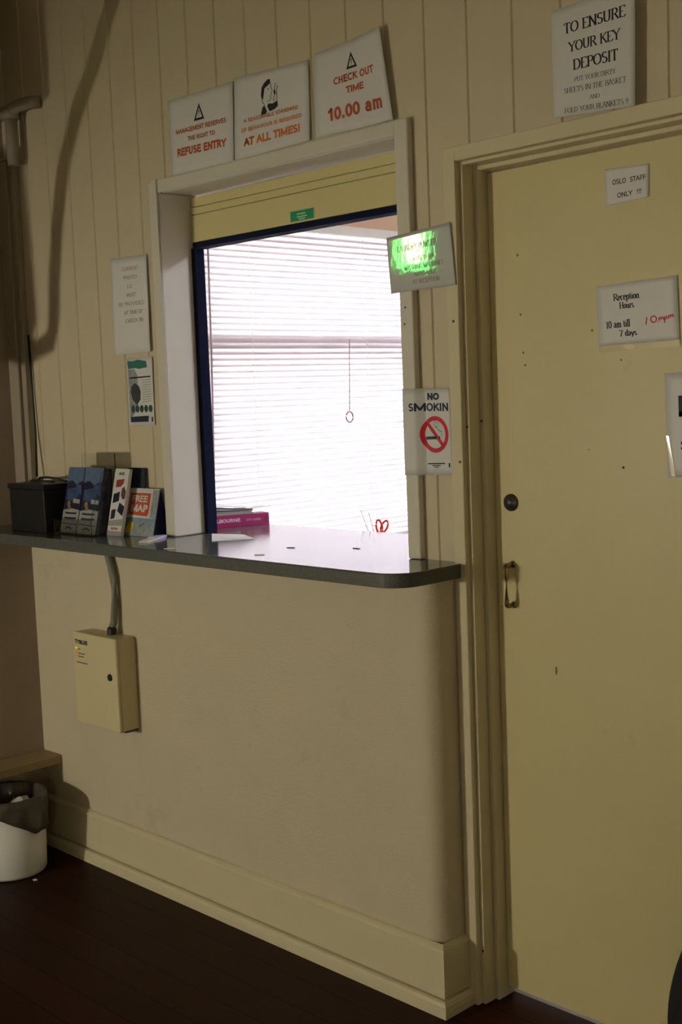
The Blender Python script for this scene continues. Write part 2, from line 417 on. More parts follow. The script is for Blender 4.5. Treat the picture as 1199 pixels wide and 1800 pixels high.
for (dx, dy, h, c) in [(-.056, 0, 1.172, (.75, .73, .75)), (-.036, .004, 1.166, (.80, .66, .70))]:
    tag(build('pencil', MB().tube([(cx+dx*.35, cy+dy, 1.024), (cx+dx*1.65, cy+dy, h)], .0016, 6), mat('pencil', c, .5), None, loc=(cx, cy, 1.02)),
        'pale grey pencil leaning at the left of the pen cup' if h > 1.17 else 'pinkish pencil leaning beside the scissors in the pen cup', 'pencil')

# ------------------------------------------------------------------ outside the window
struct('ground_outside', MB().box(-14, OX0-.12, -6, 12, -.12, -.02), M_carpet)
def hoop(x, y, s, lab):
    P = [(x, y-.24*s, -.02)] + [(x, y - .24*s*math.cos(a), .80 + .24*s*math.sin(a)) for a in [PI*k/14 for k in range(15)]] + [(x, y+.24*s, -.02)]
    tag(build('bike_hoop', MB().tube(P, .022, 8), M_bike, None, loc=(x, y, -.02)), lab, 'bike rack', 'bike hoops on the footpath')
hoop(-3.2, 2.44, .55, 'metal bike hoop on the footpath, left one seen through the blind')
hoop(-3.2, 3.05, .75, 'metal bike hoop on the footpath, right one seen through the blind')

# ------------------------------------------------------------------ counter top
def ctop_poly(grow=0.0):
    r = .075; xr, yf = .022 + grow, -.244 - grow
    pts = [(-2.068, -.0005), (-2.068, yf), (xr - r, yf)]
    for i in range(1, 11):
        a = -PI/2 + (PI/2)*i/10
        pts.append((xr - r + r*math.cos(a), yf + r + r*math.sin(a)))
    pts += [(xr, -.0225), (-.0005, -.0225), (-.0005, -.0005), (-.141, -.0005), (-.141, .385), (-1.335, .385), (-1.335, .101), (-1.149, .101), (-1.149, -.0005)]
    return pts
ct = thing('counter_top', 'dark grey laminate counter top with rounded right end below the hatch', 'counter', (-1.0, 0, 1.09))
build('laminate', MB().prism(ctop_poly(), 1.1225, 1.125), M_counter, ct, bevel=.0008)
build('edge_band', MB().prism(ctop_poly(), 1.0895, 1.1224), M_counter_edge, ct, 'speckled dark edge', bevel=.002)

# ------------------------------------------------------------------ roller shutter
rs = thing('roller_shutter', 'cream roller shutter rolled up at the top of the hatch', 'shutter', (-.65, .12, 2.035))
sx0, sx1, yf = -1.136, -.142, .100
build('shutter_curtain', MB().box(sx0, sx1, yf+.004, .128, 2.143, 2.172), M_shutter, rs, bevel=.002)
build('shutter_slat', MB().box(sx0, sx1, yf+.002, .128, 2.120, 2.141), M_shutter, rs, bevel=.002)
build('bottom_bar', MB().box(sx0, sx1, yf, .128, 2.036, 2.118), M_shutter, rs, bevel=.002)
build('dark_underside', MB().box(sx0, sx1, yf+.003, .150, 2.018, 2.0355), M_navy, rs, 'dark strip for the shaded underside of the bottom bar')  # underside shade put into the dark colour of this strip
build('guide_rail', MB().box(-1.139, -1.118, .098, .132, 1.126, 2.0175), M_navy, rs, 'dark side guide')
st = MB().box(-.676, -.578, yf-.0008, yf+.001, 2.041, 2.0695)
stk = build('sticker', st, M_green, rs, 'small green sticker')
mb = MB()
for (a_, b_, z_, h_) in [(-.648, -.612, 2.0575, .004), (-.648, -.606, 2.0500, .0035), (-.640, -.615, 2.0435, .004), (-.676, -.578, 2.0692, .0008), (-.579, -.577, 2.041, .028)]:
    mb.box(a_, b_, yf-.0016, yf-.0009, z_, z_+h_)
build('small_print', mb, M_greenlight, stk)

# ------------------------------------------------------------------ text tools
_tcache = {}
def bfont(text, offset=0.0, shear=0.0, space=1.0):
    k = (text, offset, shear, space)
    if k in _tcache: return _tcache[k]
    cu = bpy.data.curves.new('t', 'FONT'); cu.body = text; cu.size = 1; cu.offset = offset; cu.shear = shear
    cu.space_character = space; cu.resolution_u = 4
    ob = bpy.data.objects.new('t', cu); COL.objects.link(ob)
    dg = bpy.context.evaluated_depsgraph_get(); dg.update()
    me = bpy.data.meshes.new_from_object(ob.evaluated_get(dg))
    vs = [(v.co.x, v.co.y) for v in me.vertices]; fs = [list(p.vertices) for p in me.polygons]
    bpy.data.objects.remove(ob); bpy.data.curves.remove(cu); bpy.data.meshes.remove(me)
    cap = .729 if any(c.isupper() or c.isdigit() for c in text) else .6
    x0 = min(v[0] for v in vs); x1 = max(v[0] for v in vs)
    out = ([((x-x0)/(x1-x0), y/cap) for x, y in vs], fs)
    _tcache[k] = out; return out

def arc(cx, cy, rx, ry, a0, a1, n=12):
    return [(cx + rx*math.cos(math.radians(a0+(a1-a0)*i/n)), cy + ry*math.sin(math.radians(a0+(a1-a0)*i/n))) for i in range(n+1)]
G = {  # serif capitals and a few small letters: width, strokes
 'A': (.76, [[(.03,0),(.36,1)], [(.36,1),(.73,0)], [(.17,.36),(.59,.36)]]),
 'B': (.66, [[(.14,0),(.14,1)], [(.14,1),(.36,1)]+arc(.36,.76,.22,.24,90,-90)+[(.14,.52)], [(.36,.52)]+arc(.38,.26,.26,.26,90,-90)+[(.14,0)]]),
 'C': (.72, [arc(.42,.5,.36,.5,45,315,20)]),
 'D': (.76, [[(.14,0),(.14,1)], [(.14,1),(.34,1)]+arc(.34,.5,.36,.5,90,-90,18)+[(.14,0)]]),
 'E': (.64, [[(.14,0),(.14,1)], [(.14,1),(.58,1),(.58,.84)], [(.14,.52),(.44,.52)], [(.14,0),(.60,0),(.60,.18)]]),
 'F': (.60, [[(.14,0),(.14,1)], [(.14,1),(.58,1),(.58,.84)], [(.14,.52),(.44,.52)]]),
 'G': (.76, [arc(.42,.5,.36,.5,45,330,20), [(.70,.05),(.70,.42)]]),
 'H': (.78, [[(.14,0),(.14,1)], [(.64,0),(.64,1)], [(.14,.5),(.64,.5)]]),
 'I': (.34, [[(.17,0),(.17,1)]]),
 'J': (.46, [[(.30,1),(.30,.2)]+arc(.17,.2,.13,.2,0,-140,8)]),
 'K': (.74, [[(.14,0),(.14,1)], [(.66,1),(.15,.45)], [(.30,.58),(.70,0)]]),
 'L': (.60, [[(.14,0),(.14,1)], [(.14,0),(.56,0),(.56,.2)]]),
 'M': (.92, [[(.12,0),(.12,1)], [(.12,1),(.46,.08)], [(.46,.08),(.80,1)], [(.80,1),(.80,0)]]),
 'N': (.80, [[(.13,0),(.13,1)], [(.13,1),(.67,0)], [(.67,0),(.67,1)]]),
 'O': (.80, [arc(.40,.5,.34,.5,0,360,26)]),
 'P': (.62, [[(.14,0),(.14,1)], [(.14,1),(.34,1)]+arc(.34,.74,.24,.26,90,-90)+[(.14,.48)]]),
 'R': (.72, [[(.14,0),(.14,1)], [(.14,1),(.34,1)]+arc(.34,.75,.23,.25,90,-90)+[(.14,.50)], [(.36,.5),(.68,0)]]),
 'S': (.58, [arc(.30,.76,.20,.24,30,270,12)+arc(.30,.26,.22,.26,90,-150,12)]),
 'T': (.68, [[(.34,0),(.34,1)], [(.05,.84),(.05,1),(.63,1),(.63,.84)]]),
 'U': (.78, [[(.14,1),(.14,.32)]+arc(.39,.32,.25,.32,180,360,14)+[(.64,1)]]),
 'V': (.74, [[(.04,1),(.37,0)], [(.37,0),(.70,1)]]),
 'W': (1.02, [[(.04,1),(.28,0)], [(.28,0),(.51,.9)], [(.51,.9),(.74,0)], [(.74,0),(.98,1)]]),
 'Y': (.74, [[(.04,1),(.37,.48)], [(.70,1),(.37,.48)], [(.37,.48),(.37,0)]]),
 '!': (.30, [[(.15,.28),(.15,1)], [(.15,0),(.15,.10)]]),
 '.': (.24, [[(.10,0),(.10,.09)]]),
 ' ': (.36, []),
 '0': (.56, [arc(.28,.5,.21,.5,0,360,20)]),
 '1': (.46, [[(.12,.84),(.25,1),(.25,0)]]),
 '7': (.54, [[(.06,.84),(.06,1),(.48,1),(.22,0)]]),
 'a': (.48, [[(.08,.52)]+arc(.22,.5,.13,.16,150,0,6)+[(.35,.5),(.35,.06),(.44,.02)], arc(.21,.17,.14,.17,60,330,10)]),
 'c': (.44, [arc(.24,.33,.18,.33,50,310,14)]),
 'd': (.52, [arc(.23,.33,.17,.33,40,320,14), [(.39,0),(.39,1)]]),
 'e': (.46, [[(.07,.36),(.40,.36)]+arc(.24,.36,.16,.30,0,180,10)+arc(.24,.32,.17,.32,180,315,8)]),
 'i': (.28, [[(.14,0),(.14,.64)], [(.14,.84),(.14,.93)]]),
 'l': (.28, [[(.14,0),(.14,1)]]),
 'm': (.80, [[(.12,0),(.12,.64)], [(.12,.44)]+arc(.26,.44,.14,.2,170,0,8)+[(.40,0)], [(.40,.44)]+arc(.54,.44,.14,.2,170,0,8)+[(.68,0)]]),
 'n': (.54, [[(.12,0),(.12,.64)], [(.12,.44)]+arc(.27,.44,.15,.2,170,0,8)+[(.42,0)]]),
 'o': (.50, [arc(.25,.32,.18,.32,0,360,18)]),
 'p': (.52, [[(.12,-.3),(.12,.64)], arc(.28,.33,.17,.33,140,-140,14)]),
 'r': (.38, [[(.12,0),(.12,.64)], [(.12,.42)]+arc(.26,.46,.14,.18,170,50,6)]),
 's': (.38, [arc(.19,.48,.12,.16,30,270,8)+arc(.19,.16,.14,.16,90,-150,8)]),
 't': (.32, [[(.15,.86),(.15,.1)]+arc(.23,.1,.08,.1,180,300,5), [(.04,.64),(.28,.64)]]),
 'u': (.54, [[(.12,.64),(.12,.2)]+arc(.26,.2,.14,.2,180,330,8), [(.41,.64),(.41,0)]]),
 'y': (.50, [[(.05,.64),(.25,.02)], [(.46,.64),(.22,-.16),(.10,-.28)]]),
}
def serif(text, thick=.13, thin=.05, serifs=True):
    vs = []; fs = []; X = 0
    def rib(pts):
        n = len(pts); b = len(vs)
        for i in range(n):
            a = pts[max(0, i-1)]; c = pts[min(n-1, i+1)]
            if n > 4 and abs(pts[0][0]-pts[-1][0]) + abs(pts[0][1]-pts[-1][1]) < .01 and i in (0, n-1): a, c = pts[n-2], pts[1]
            dx, dy = c[0]-a[0], c[1]-a[1]; L = math.hypot(dx, dy) or 1
            w_ = (thin + (thick-thin)*min(1, abs(dy)/L)**1.3) / 2
            if dx*dy > 0 and abs(dx) > .25*L and n == 2: w_ = thin*.75
            vs.append((pts[i][0] - dy/L*w_ + X, pts[i][1] + dx/L*w_)); vs.append((pts[i][0] + dy/L*w_ + X, pts[i][1] - dx/L*w_))
        for i in range(n-1): fs.append([b+2*i, b+2*i+1, b+2*i+3, b+2*i+2])
    def bar(x, y, l=.13):
        b = len(vs); t = thin*.5
        vs.extend([(X+x-l, y-t), (X+x+l, y-t), (X+x+l, y+t), (X+x-l, y+t)]); fs.append([b, b+1, b+2, b+3])
    for ch in text:
        wd, strokes = G[ch]
        for s_ in strokes:
            rib(s_)
            if serifs and ch not in '!.cCGSsea':
                for e, q in ((s_[0], s_[1]), (s_[-1], s_[-2])):
                    if abs(e[1]-q[1]) > .5*math.hypot(e[0]-q[0], e[1]-q[1]) and abs(e[1]-q[1]) > .3:
                        if e[1] < .01 or e[1] > .99: bar(e[0], e[1], .13)
        X += wd
    x0 = min(v[0] for v in vs); x1 = max(v[0] for v in vs)
    return [((x-x0)/(x1-x0), y) for x, y in vs], fs

GS = dict(G)   # plain sans forms where the serif ones have ticks
GS.update({
 'E': (.66, [[(.12,0),(.12,1)], [(.12,1),(.58,1)], [(.12,.52),(.54,.52)], [(.12,0),(.60,0)]]),
 'F': (.60, [[(.12,0),(.12,1)], [(.12,1),(.56,1)], [(.12,.52),(.50,.52)]]),
 'L': (.58, [[(.12,0),(.12,1)], [(.12,0),(.54,0)]]),
 'T': (.62, [[(.31,0),(.31,1)], [(.02,1),(.60,1)]]),
 'I': (.26, [[(.13,0),(.13,1)]]),
 '1': (.50, [[(.08,.76),(.29,.97)], [(.31,0),(.31,1)]]),
 'Q': (.80, [arc(.40,.5,.32,.5,0,360,26), [(.48,.26),(.72,-.02)]]),
 'W': (1.0, [[(.04,1),(.27,0)], [(.27,0),(.50,1)], [(.50,1),(.73,0)], [(.73,0),(.96,1)]]),
 'M': (1.02, [[(.12,0),(.12,1)], [(.14,.97),(.51,.10)], [(.51,.10),(.88,.97)], [(.90,1),(.90,0)]]),
 '!': (.28, [[(.14,.44),(.14,1)], [(.14,0),(.14,.06)]]),
 'S': (.62, [arc(.31,.75,.21,.25,20,250,12)+arc(.31,.25,.23,.25,70,-160,12)]),
 '.': (.26, [[(.13,0),(.13,.06)]]),
 'a': (.58, [[(.09,.55)]+arc(.26,.52,.15,.20,150,0,8)+[(.42,0)], arc(.25,.21,.17,.20,40,320,12)]),
 'm': (.86, [[(.12,0),(.12,.72)], [(.12,.5)]+arc(.27,.5,.15,.21,170,0,8)+[(.42,0)], [(.42,.5)]+arc(.57,.5,.15,.21,170,0,8)+[(.72,0)]]),
})
def sans(text, w_=.17):
    """upright letters of even weight with square ends"""
    vs = []; fs = []; X = 0; h = w_/2
    for ch in text:
        wd, strokes = GS[ch]
        for st_ in strokes:
            pts = [(x + X, h + y*(1-2*h)) for x, y in st_]; n = len(pts)
            closed = n > 4 and math.hypot(pts[0][0]-pts[-1][0], pts[0][1]-pts[-1][1]) < .01
            if not closed:
                for i, j in ((0, 1), (n-1, n-2)):
                    dx, dy = pts[i][0]-pts[j][0], pts[i][1]-pts[j][1]; L = math.hypot(dx, dy) or 1
                    if n == 2 or abs(dx) < .02: pts[i] = (pts[i][0] + dx/L*h*(1 if abs(dx) < .02 or abs(dy) < .02 else .6), pts[i][1] + dy/L*h*(1 if abs(dx) < .02 or abs(dy) < .02 else .6))
            b = len(vs)
            for i in range(n):
                p_ = pts[max(0, i-1)]; q_ = pts[min(n-1, i+1)]
                if closed and i in (0, n-1): p_, q_ = pts[n-2], pts[1]
                dx, dy = q_[0]-p_[0], q_[1]-p_[1]; L = math.hypot(dx, dy) or 1
                vs += [(pts[i][0]-dy/L*h, pts[i][1]+dx/L*h), (pts[i][0]+dy/L*h, pts[i][1]-dx/L*h)]
            for i in range(n-1): fs.append([b+2*i, b+2*i+1, b+2*i+3, b+2*i+2])
        X += wd + w_*.35
    x0 = min(v[0] for v in vs); x1 = max(v[0] for v in vs)
    return [((x-x0)/(x1-x0), y) for x, y in vs], fs

# ------------------------------------------------------------------ sheets of paper on the walls
class Sheet:
    """a sheet with corners TL, TR, BR, BL given as (x, z) on plane y, d(u,v) = how far it stands off (metres)"""
    def __init__(s, name, label, corners, y, d=None, material=None, group='notices taped up around the hatch', nu=12, nv=12, part='paper', clip=None):
        s.c = corners; s.y = y; s.d = d or (lambda u, v: 0.0); s.clip = clip
        cx = sum(c[0] for c in corners)/4; cz = sum(c[1] for c in corners)/4
        s.root = thing(name, label, 'sign', (cx, y, cz), group)
        mb = MB().grid(lambda u, v: s.P(u, v, 0), nu, nv)
        s.paper = build(part, mb, material or M_paper, s.root, solid=.0004)
    def P(s, u, v, off=.0007):
        TL, TR, BR, BL = s.c
        x = (TL[0]*(1-u)+TR[0]*u)*(1-v) + (BL[0]*(1-u)+BR[0]*u)*v
        z = (TL[1]*(1-u)+TR[1]*u)*(1-v) + (BL[1]*(1-u)+BR[1]*u)*v
        return (x, s.y - s.d(u, v) - off, z)
    def shapes(s, name, polys, material, label=None, off=.0007):
        if name == 'lettering' and len(polys) > 1:
            for q in polys: s.shapes(name, [q], material, label, off)
            return
        mb = MB()
        for vs, fs in polys: mb.add([s.P(u, v, off) for u, v in vs], fs)
        return build(name, mb, material, s.root, label)
    def text(s, geo, u0, u1, vb, vc, skew=0.0):
        vs, fs = geo
        return ([(u0 + (u1-u0)*x, vb + (vc-vb)*y + skew*(x-.5)) for x, y in vs], fs)
def poly(*pts): return (list(pts), [list(range(len(pts)))])
def ngon(cx, cy, rx, ry, n=24): return ([(cx+rx*math.cos(2*PI*k/n), cy+ry*math.sin(2*PI*k/n)) for k in range(n)], [list(range(n))])
def ringp(cx, cy, rx, ry, t, n=32):
    vs = [(cx+rx*f*math.cos(2*PI*k/n), cy+ry*f*math.sin(2*PI*k/n)) for f in (1, t) for k in range(n)]
    return (vs, [[k, (k+1) % n, n+(k+1) % n, n+k] for k in range(n)])
def stroke(pts, w, asp=1.0):
    vs = []; n = len(pts)
    for i in range(n):
        a = pts[max(0, i-1)]; c = pts[min(n-1, i+1)]; dx, dy = c[0]-a[0], c[1]-a[1]; L = math.hypot(dx, dy) or 1
        vs += [(pts[i][0]-dy/L*w*asp, pts[i][1]+dx/L*w), (pts[i][0]+dy/L*w*asp, pts[i][1]-dx/L*w)]
    return (vs, [[2*i, 2*i+1, 2*i+3, 2*i+2] for i in range(n-1)])
def warning(s, u, v0, v1, hw):
    """triangle with exclamation mark"""
    m_ = v1-v0
    out = [(u, v0), (u+hw, v1), (u-hw, v1)]; k = .58; cyy = v0 + m_*.67
    inn = [(u + (a-u)*k, cyy + (b-cyy)*k) for a, b in out]
    tri = (out + inn, [[0, 1, 4, 3], [1, 2, 5, 4], [2, 0, 3, 5]])
    ex = poly((u-hw*.09, v0+m_*.42), (u+hw*.09, v0+m_*.42), (u+hw*.05, v0+m_*.70), (u-hw*.05, v0+m_*.70))
    dot = ngon(u, v0+m_*.77, hw*.08, m_*.035, 10)
    return [tri, ex, dot]

B = .018
s = Sheet('notice_sheet', 'white refuse entry notice, leftmost of three sheets above the hatch', [(-1.081, 2.441), (-.779, 2.437), (-.788, 2.212), (-1.082, 2.222)], -.003,
          lambda u, v: .003 + .004*math.sin(3*u)*v)
s.shapes('warning_triangle', warning(s, .49, .14, .36, .082), M_ink)
s.shapes('lettering', [s.text(sans('MANAGEMENT RESERVES', 0.21), .11, .90, .476, .414), s.text(sans('THE RIGHT TO', 0.21), .30, .73, .595, .536), s.text(sans('REFUSE ENTRY', 0.25), .12, .90, .772, .665)], M_red)
s = Sheet('notice_sheet', 'white behaviour notice with a black head drawing, middle of three above the hatch', [(-.771, 2.444), (-.466, 2.429), (-.470, 2.222), (-.785, 2.218)], -.003,
          lambda u, v: .003 + .010*max(0, v-.6)*max(0, u-.3))
s.shapes('lettering', [s.text(sans('A REASONABLE STANDARD', 0.19), .13, .86, .572, .523), s.text(sans('OF BEHAVIOUR IS REQUIRED', 0.19), .10, .90, .685, .634), s.text(sans('AT ALL TIMES!', 0.25), .13, .88, .860, .755)], M_orange)
# drawing of a head with swept hair, hand at the mouth, dark jacket (plain generic figure)
s.shapes('drawing', [poly((.375, .29), (.385, .20), (.42, .15), (.47, .115), (.50, .12), (.505, .165), (.46, .195), (.425, .215), (.415, .28), (.405, .34), (.385, .34)),
                     poly((.375, .51), (.395, .44), (.42, .42), (.455, .50), (.44, .525), (.39, .535)),
                     poly((.475, .41), (.53, .425), (.595, .40), (.60, .47), (.555, .50), (.49, .51), (.455, .44)),
                     stroke([(.39, .34), (.40, .39), (.425, .415)], .004), stroke([(.505, .17), (.515, .23), (.53, .27), (.515, .28), (.518, .31), (.50, .325), (.51, .345), (.50, .375), (.46, .385)], .004),
                     stroke([(.46, .235), (.485, .23)], .004), stroke([(.575, .18), (.56, .24), (.565, .31), (.545, .36), (.55, .40)], .004), stroke([(.60, .22), (.585, .28), (.59, .36), (.58, .395)], .004),
                     poly((.545, .27), (.565, .26), (.575, .31), (.555, .33))], M_ink, 'black drawing of a head with swept hair')
s = Sheet('notice_sheet', 'white check out time notice curling at its right edge above the hatch', [(-.442, 2.438), (-.190, 2.449), (-.160, 2.218), (-.448, 2.224)], -.003,
          lambda u, v: .004 + .045*max(0, u-.55)**1.7*(1-.45*v)*1.4)
s.shapes('warning_triangle', warning(s, .53, .13, .315, .075), M_ink)
s.shapes('lettering', [s.text(sans('CHECK OUT', 0.22), .27, .83, .445, .36), s.text(sans('TIME', 0.22), .43, .67, .578, .50), s.text(sans('10.00 am', 0.21), .17, .89, .845, .695)], M_red)
s = Sheet('notice_sheet', 'white key deposit notice in large serif capitals above the door', [(.325, 2.357), (.535, 2.364), (.531, 2.119), (.328, 2.131)], -.024,
          lambda u, v: .001)
s.shapes('lettering', [s.text(serif('TO ENSURE', .17, .07), .15, .90, .245, .155), s.text(serif('YOUR KEY', .17, .07), .20, .84, .42, .335), s.text(serif('DEPOSIT', .17, .07), .26, .81, .59, .50),
          s.text(serif('PUT YOUR DIRTY', .11), .27, .78, .700, .660), s.text(serif('SHEETS IN THE BASKET', .11), .14, .90, .790, .745), s.text(serif('AND', .11), .45, .58, .880, .845), s.text(serif('FOLD YOUR BLANKETS !!', .11), .14, .92, .972, .928)], M_ink)
s = Sheet('notice_sheet', 'washing machines notice in a crinkled glossy sleeve between hatch and door', [(-.186, 1.932), (.022, 1.946), (.034, 1.797), (-.176, 1.794)], -.0235,
          lambda u, v: .002 + .0012*(1-u)*(1-u), M_sleeve, nu=40, nv=16)
s.shapes('lettering', [s.text(serif('LAUNDRY POWDER', .12, .06), .16, .78, .30, .20), s.text(serif('FOR USE IN OUR', .12, .06), .34, .73, .50, .43), s.text(serif('WASHING MACHINES', .12, .06), .24, .85, .635, .565), s.text(serif('AVAILABLE', .12, .06), .38, .73, .755, .69), s.text(serif('AT RECEPTION', .12, .06), .35, .77, .885, .82)], M_brownink, off=.0006)
def dsm(u, v):
    x = -.153 + .141*u
    return .0205 if x < -.114 else (.0205 + (.003-.0205)*min(1, (x+.114)/.022))
s = Sheet('no_smoking_sticker', 'white no smoking sticker folded over the right edge of the hatch casing', [(-.153, 1.556), (-.013, 1.553), (-.012, 1.340), (-.153, 1.338)], -.002, dsm, M_paper2, nu=30)
s.shapes('lettering', [s.text(sans('NO', 0.27), .48, .76, .135, .052), s.text(sans('SMOKIN', 0.20), .14, .965, .262, .168)], M_inkblue)
s.shapes('prohibition_ring', [ringp(.645, .53, .305, .212, .76), stroke([(.47, .40), (.82, .66)], .022, 1.5)], M_redbright)
s.shapes('cigarette', [poly((.43, .555), (.68, .55), (.68, .585), (.43, .59)), poly((.73, .55), (.755, .55), (.755, .585), (.73, .585)), stroke([(.80, .55), (.80, .50), (.72, .48), (.68, .44), (.72, .41), (.66, .38), (.68, .34), (.62, .36), (.63, .42), (.68, .46)], .004)], M_inkblue, off=.0009)
s.shapes('small_print', [poly((.45, .862), (.85, .858), (.85, .872), (.45, .876)), poly((.55, .885), (.75, .883), (.75, .895), (.55, .897)), poly((.60, .905), (.70, .904), (.70, .913), (.60, .914)), poly((.93, .86), (.965, .86), (.965, .91), (.93, .91))], M_inkblue)
s = Sheet('notice_sheet', 'pale photo identification notice hung left of the hatch', [(-1.427, 2.012), (-1.232, 2.006), (-1.230, 1.705), (-1.431, 1.702)], -.003, lambda u, v: .004 + .004*v)
Ls = [('CURRENT', .31, .78, .125), ('PHOTO', .36, .73, .215), ('I.D.', .46, .60, .305), ('MUST', .43, .68, .395), ('BE PROVIDED', .19, .90, .485), ('AT TIME OF', .34, .84, .575), ('CHECK IN', .36, .84, .66)]
s.shapes('lettering', [s.text(sans(t, 0.12), a, b, v+.02, v-.02) for t, a, b, v in Ls if t in ('CURRENT', 'PHOTO', 'I.D.', 'BE PROVIDED')], mat('ink_faded_red', (.36, .15, .13), .6), 'faded red lines')
s.shapes('lettering', [s.text(sans(t, 0.12), a, b, v+.02, v-.02) for t, a, b, v in Ls if t in ('MUST', 'AT TIME OF', 'CHECK IN')], M_brownink, 'brown lines')
s = Sheet('poster', 'small dark teal poster with a row of round emblems left of the hatch', [(-1.371, 1.690), (-1.232, 1.689), (-1.236, 1.475), (-1.376, 1.474)], -.003, lambda u, v: .002, M_paper2)
s.shapes('title_block', [poly((.03, .04), (.25, .05), (.45, .03), (.78, .06), (.80, .15), (.50, .165), (.30, .15), (.05, .16))], mat('poster_green', (.03, .16, .13), .5))
s.shapes('picture', [poly((.05, .17), (.30, .16), (.42, .27), (.40, .75), (.08, .90))], M_mapgrey)
s.shapes('rule', [poly((.10, .285), (.92, .275), (.92, .295), (.10, .305))], M_ink)
s.shapes('shield', [poly((.16, .42), (.30, .37), (.46, .42), (.52, .50), (.50, .62), (.36, .70), (.20, .62), (.12, .5))], mat('shield_dark', (.05, .05, .06), .5), off=.001)
s.shapes('emblems', [ngon(.20+.17*k, .755, .075, .055, 16) for k in range(5)], M_teal, off=.0012)
s.shapes('bottom_band', [poly((.09, .87), (.80, .86), (.78, .95), (.09, .95)), poly((.90, .88), (.96, .88), (.96, .95), (.90, .95))], mat('poster_navy', (.02, .03, .06), .5), off=.001)
s.shapes('small_print', [stroke([(.58, .34+.035*k), (.62+.05*(k % 3), .335+.035*k), (.92, .33+.035*k)], .004) for k in range(10)], mat('poster_grey', (.25, .27, .28), .6))
# on the door
s = Sheet('notice_sheet', 'small white staff only notice near the top of the door', [(.393, 2.020), (.503, 2.016), (.502, 1.946), (.393, 1.940)], YD-.001, lambda u, v: .001, M_paper2, 'notices taped on the door')
s.shapes('lettering', [s.text(sans('OSLO  STAFF', 0.15), .17, .94, .46, .31), s.text(sans('ONLY  !!!', 0.15), .28, .83, .845, .70)], M_ink)
s = Sheet('notice_sheet', 'white reception hours notice with red handwriting on the door', [(.363, 1.767), (.568, 1.773), (.573, 1.637), (.369, 1.633)], YD-.001, lambda u, v: .001 + .003*(u-.5)**2, M_paper2, 'notices taped on the door')
s.shapes('lettering', [s.text(serif('Reception', .19, .10), .22, .54, .275, .17), s.text(serif('Hours.', .19, .10), .29, .48, .415, .315), s.text(serif('10 am till', .19, .10), .11, .41, .715, .605), s.text(serif('7 days.', .19, .10), .27, .50, .865, .77)], M_ink)
s.shapes('handwriting', [stroke([(.62, .60), (.605, .72)], .010, .7)] + [stroke([(.70+.05*math.cos(a)*.7, .645+.05*math.sin(a)) for a in [2*PI*k/12 for k in range(13)]], .010, .7),
          stroke([(.745, .70), (.75, .69)], .010, .7), stroke([(.765, .68), (.77, .63), (.785, .62), (.79, .675), (.80, .625), (.815, .62), (.82, .67)], .010, .7), stroke([(.835, .62), (.83, .72)], .010, .7),
          stroke([(.835, .63), (.855, .615), (.865, .645), (.84, .665)], .010, .7), stroke([(.88, .665), (.885, .61), (.90, .605), (.905, .65), (.915, .605), (.93, .60), (.935, .645)], .010, .7)], M_redbright, 'red handwritten time')
s.shapes('sticky_tape', [poly((-.01, 1.01), (1.0, 1.0), (1.0, 1.10), (.0, 1.11))], mat('tape', (.55, .46, .22), .3), off=.0002)
s.shapes('tape_blob', [poly((.30, 1.03), (.40, 1.01), (.46, 1.03), (.43, 1.08), (.36, 1.09))], mat('glue', (.70, .60, .35), .4), off=.001)
s = Sheet('notice_sheet', 'white notice with a big black letter at the right picture edge on the door', [(.535, 1.566), (.745, 1.572), (.741, 1.338), (.540, 1.341)], YD-.001, lambda u, v: .001 + .004*max(0, .12-u)*v*4, M_paper2, 'notices taped on the door')
s.shapes('lettering', [s.text(sans('L', 0.25), .15, .33, .42, .22), s.text(bfont('$', .01), .165, .26, .735, .655)], M_ink)
s.shapes('sticky_tape', [poly((.0, .60), (.03, .60), (.10, .99), (.05, .99))], mat('shiny_tape', (.75, .74, .66), .05, coat=1), 'crumpled clear tape', off=.002)

# ------------------------------------------------------------------ things on the counter
CZ = 1.125
bx = thing('storage_box', 'black box at the far left end of the counter', 'box', (-1.755, -.10, CZ))
build('body', MB().box(-1.872, -1.648, -.172, -.03, CZ+.0005, 1.270), M_black, bx, bevel=.004)
build('lid', MB().box(-1.876, -1.644, -.176, -.026, 1.2702, 1.288), M_black, bx, bevel=.003)
cb = tag(build('cable', MB().tube([(-1.84, -.06, 1.2935), (-1.80, -.10, 1.296), (-1.75, -.12, 1.306), (-1.70, -.12, 1.308), (-1.66, -.10, 1.300), (-1.645, -.09, 1.294), (-1.64, -.05, 1.2935)], .004, 8)
     .tube([(-1.86, -.08, 1.2935), (-1.80, -.13, 1.2945), (-1.74, -.145, 1.299), (-1.68, -.14, 1.297), (-1.66, -.12, 1.2935)], .0035, 8), M_black, None, loc=(-1.75, -.1, 1.29)), 'black cable coiled on top of the black box', 'cable')
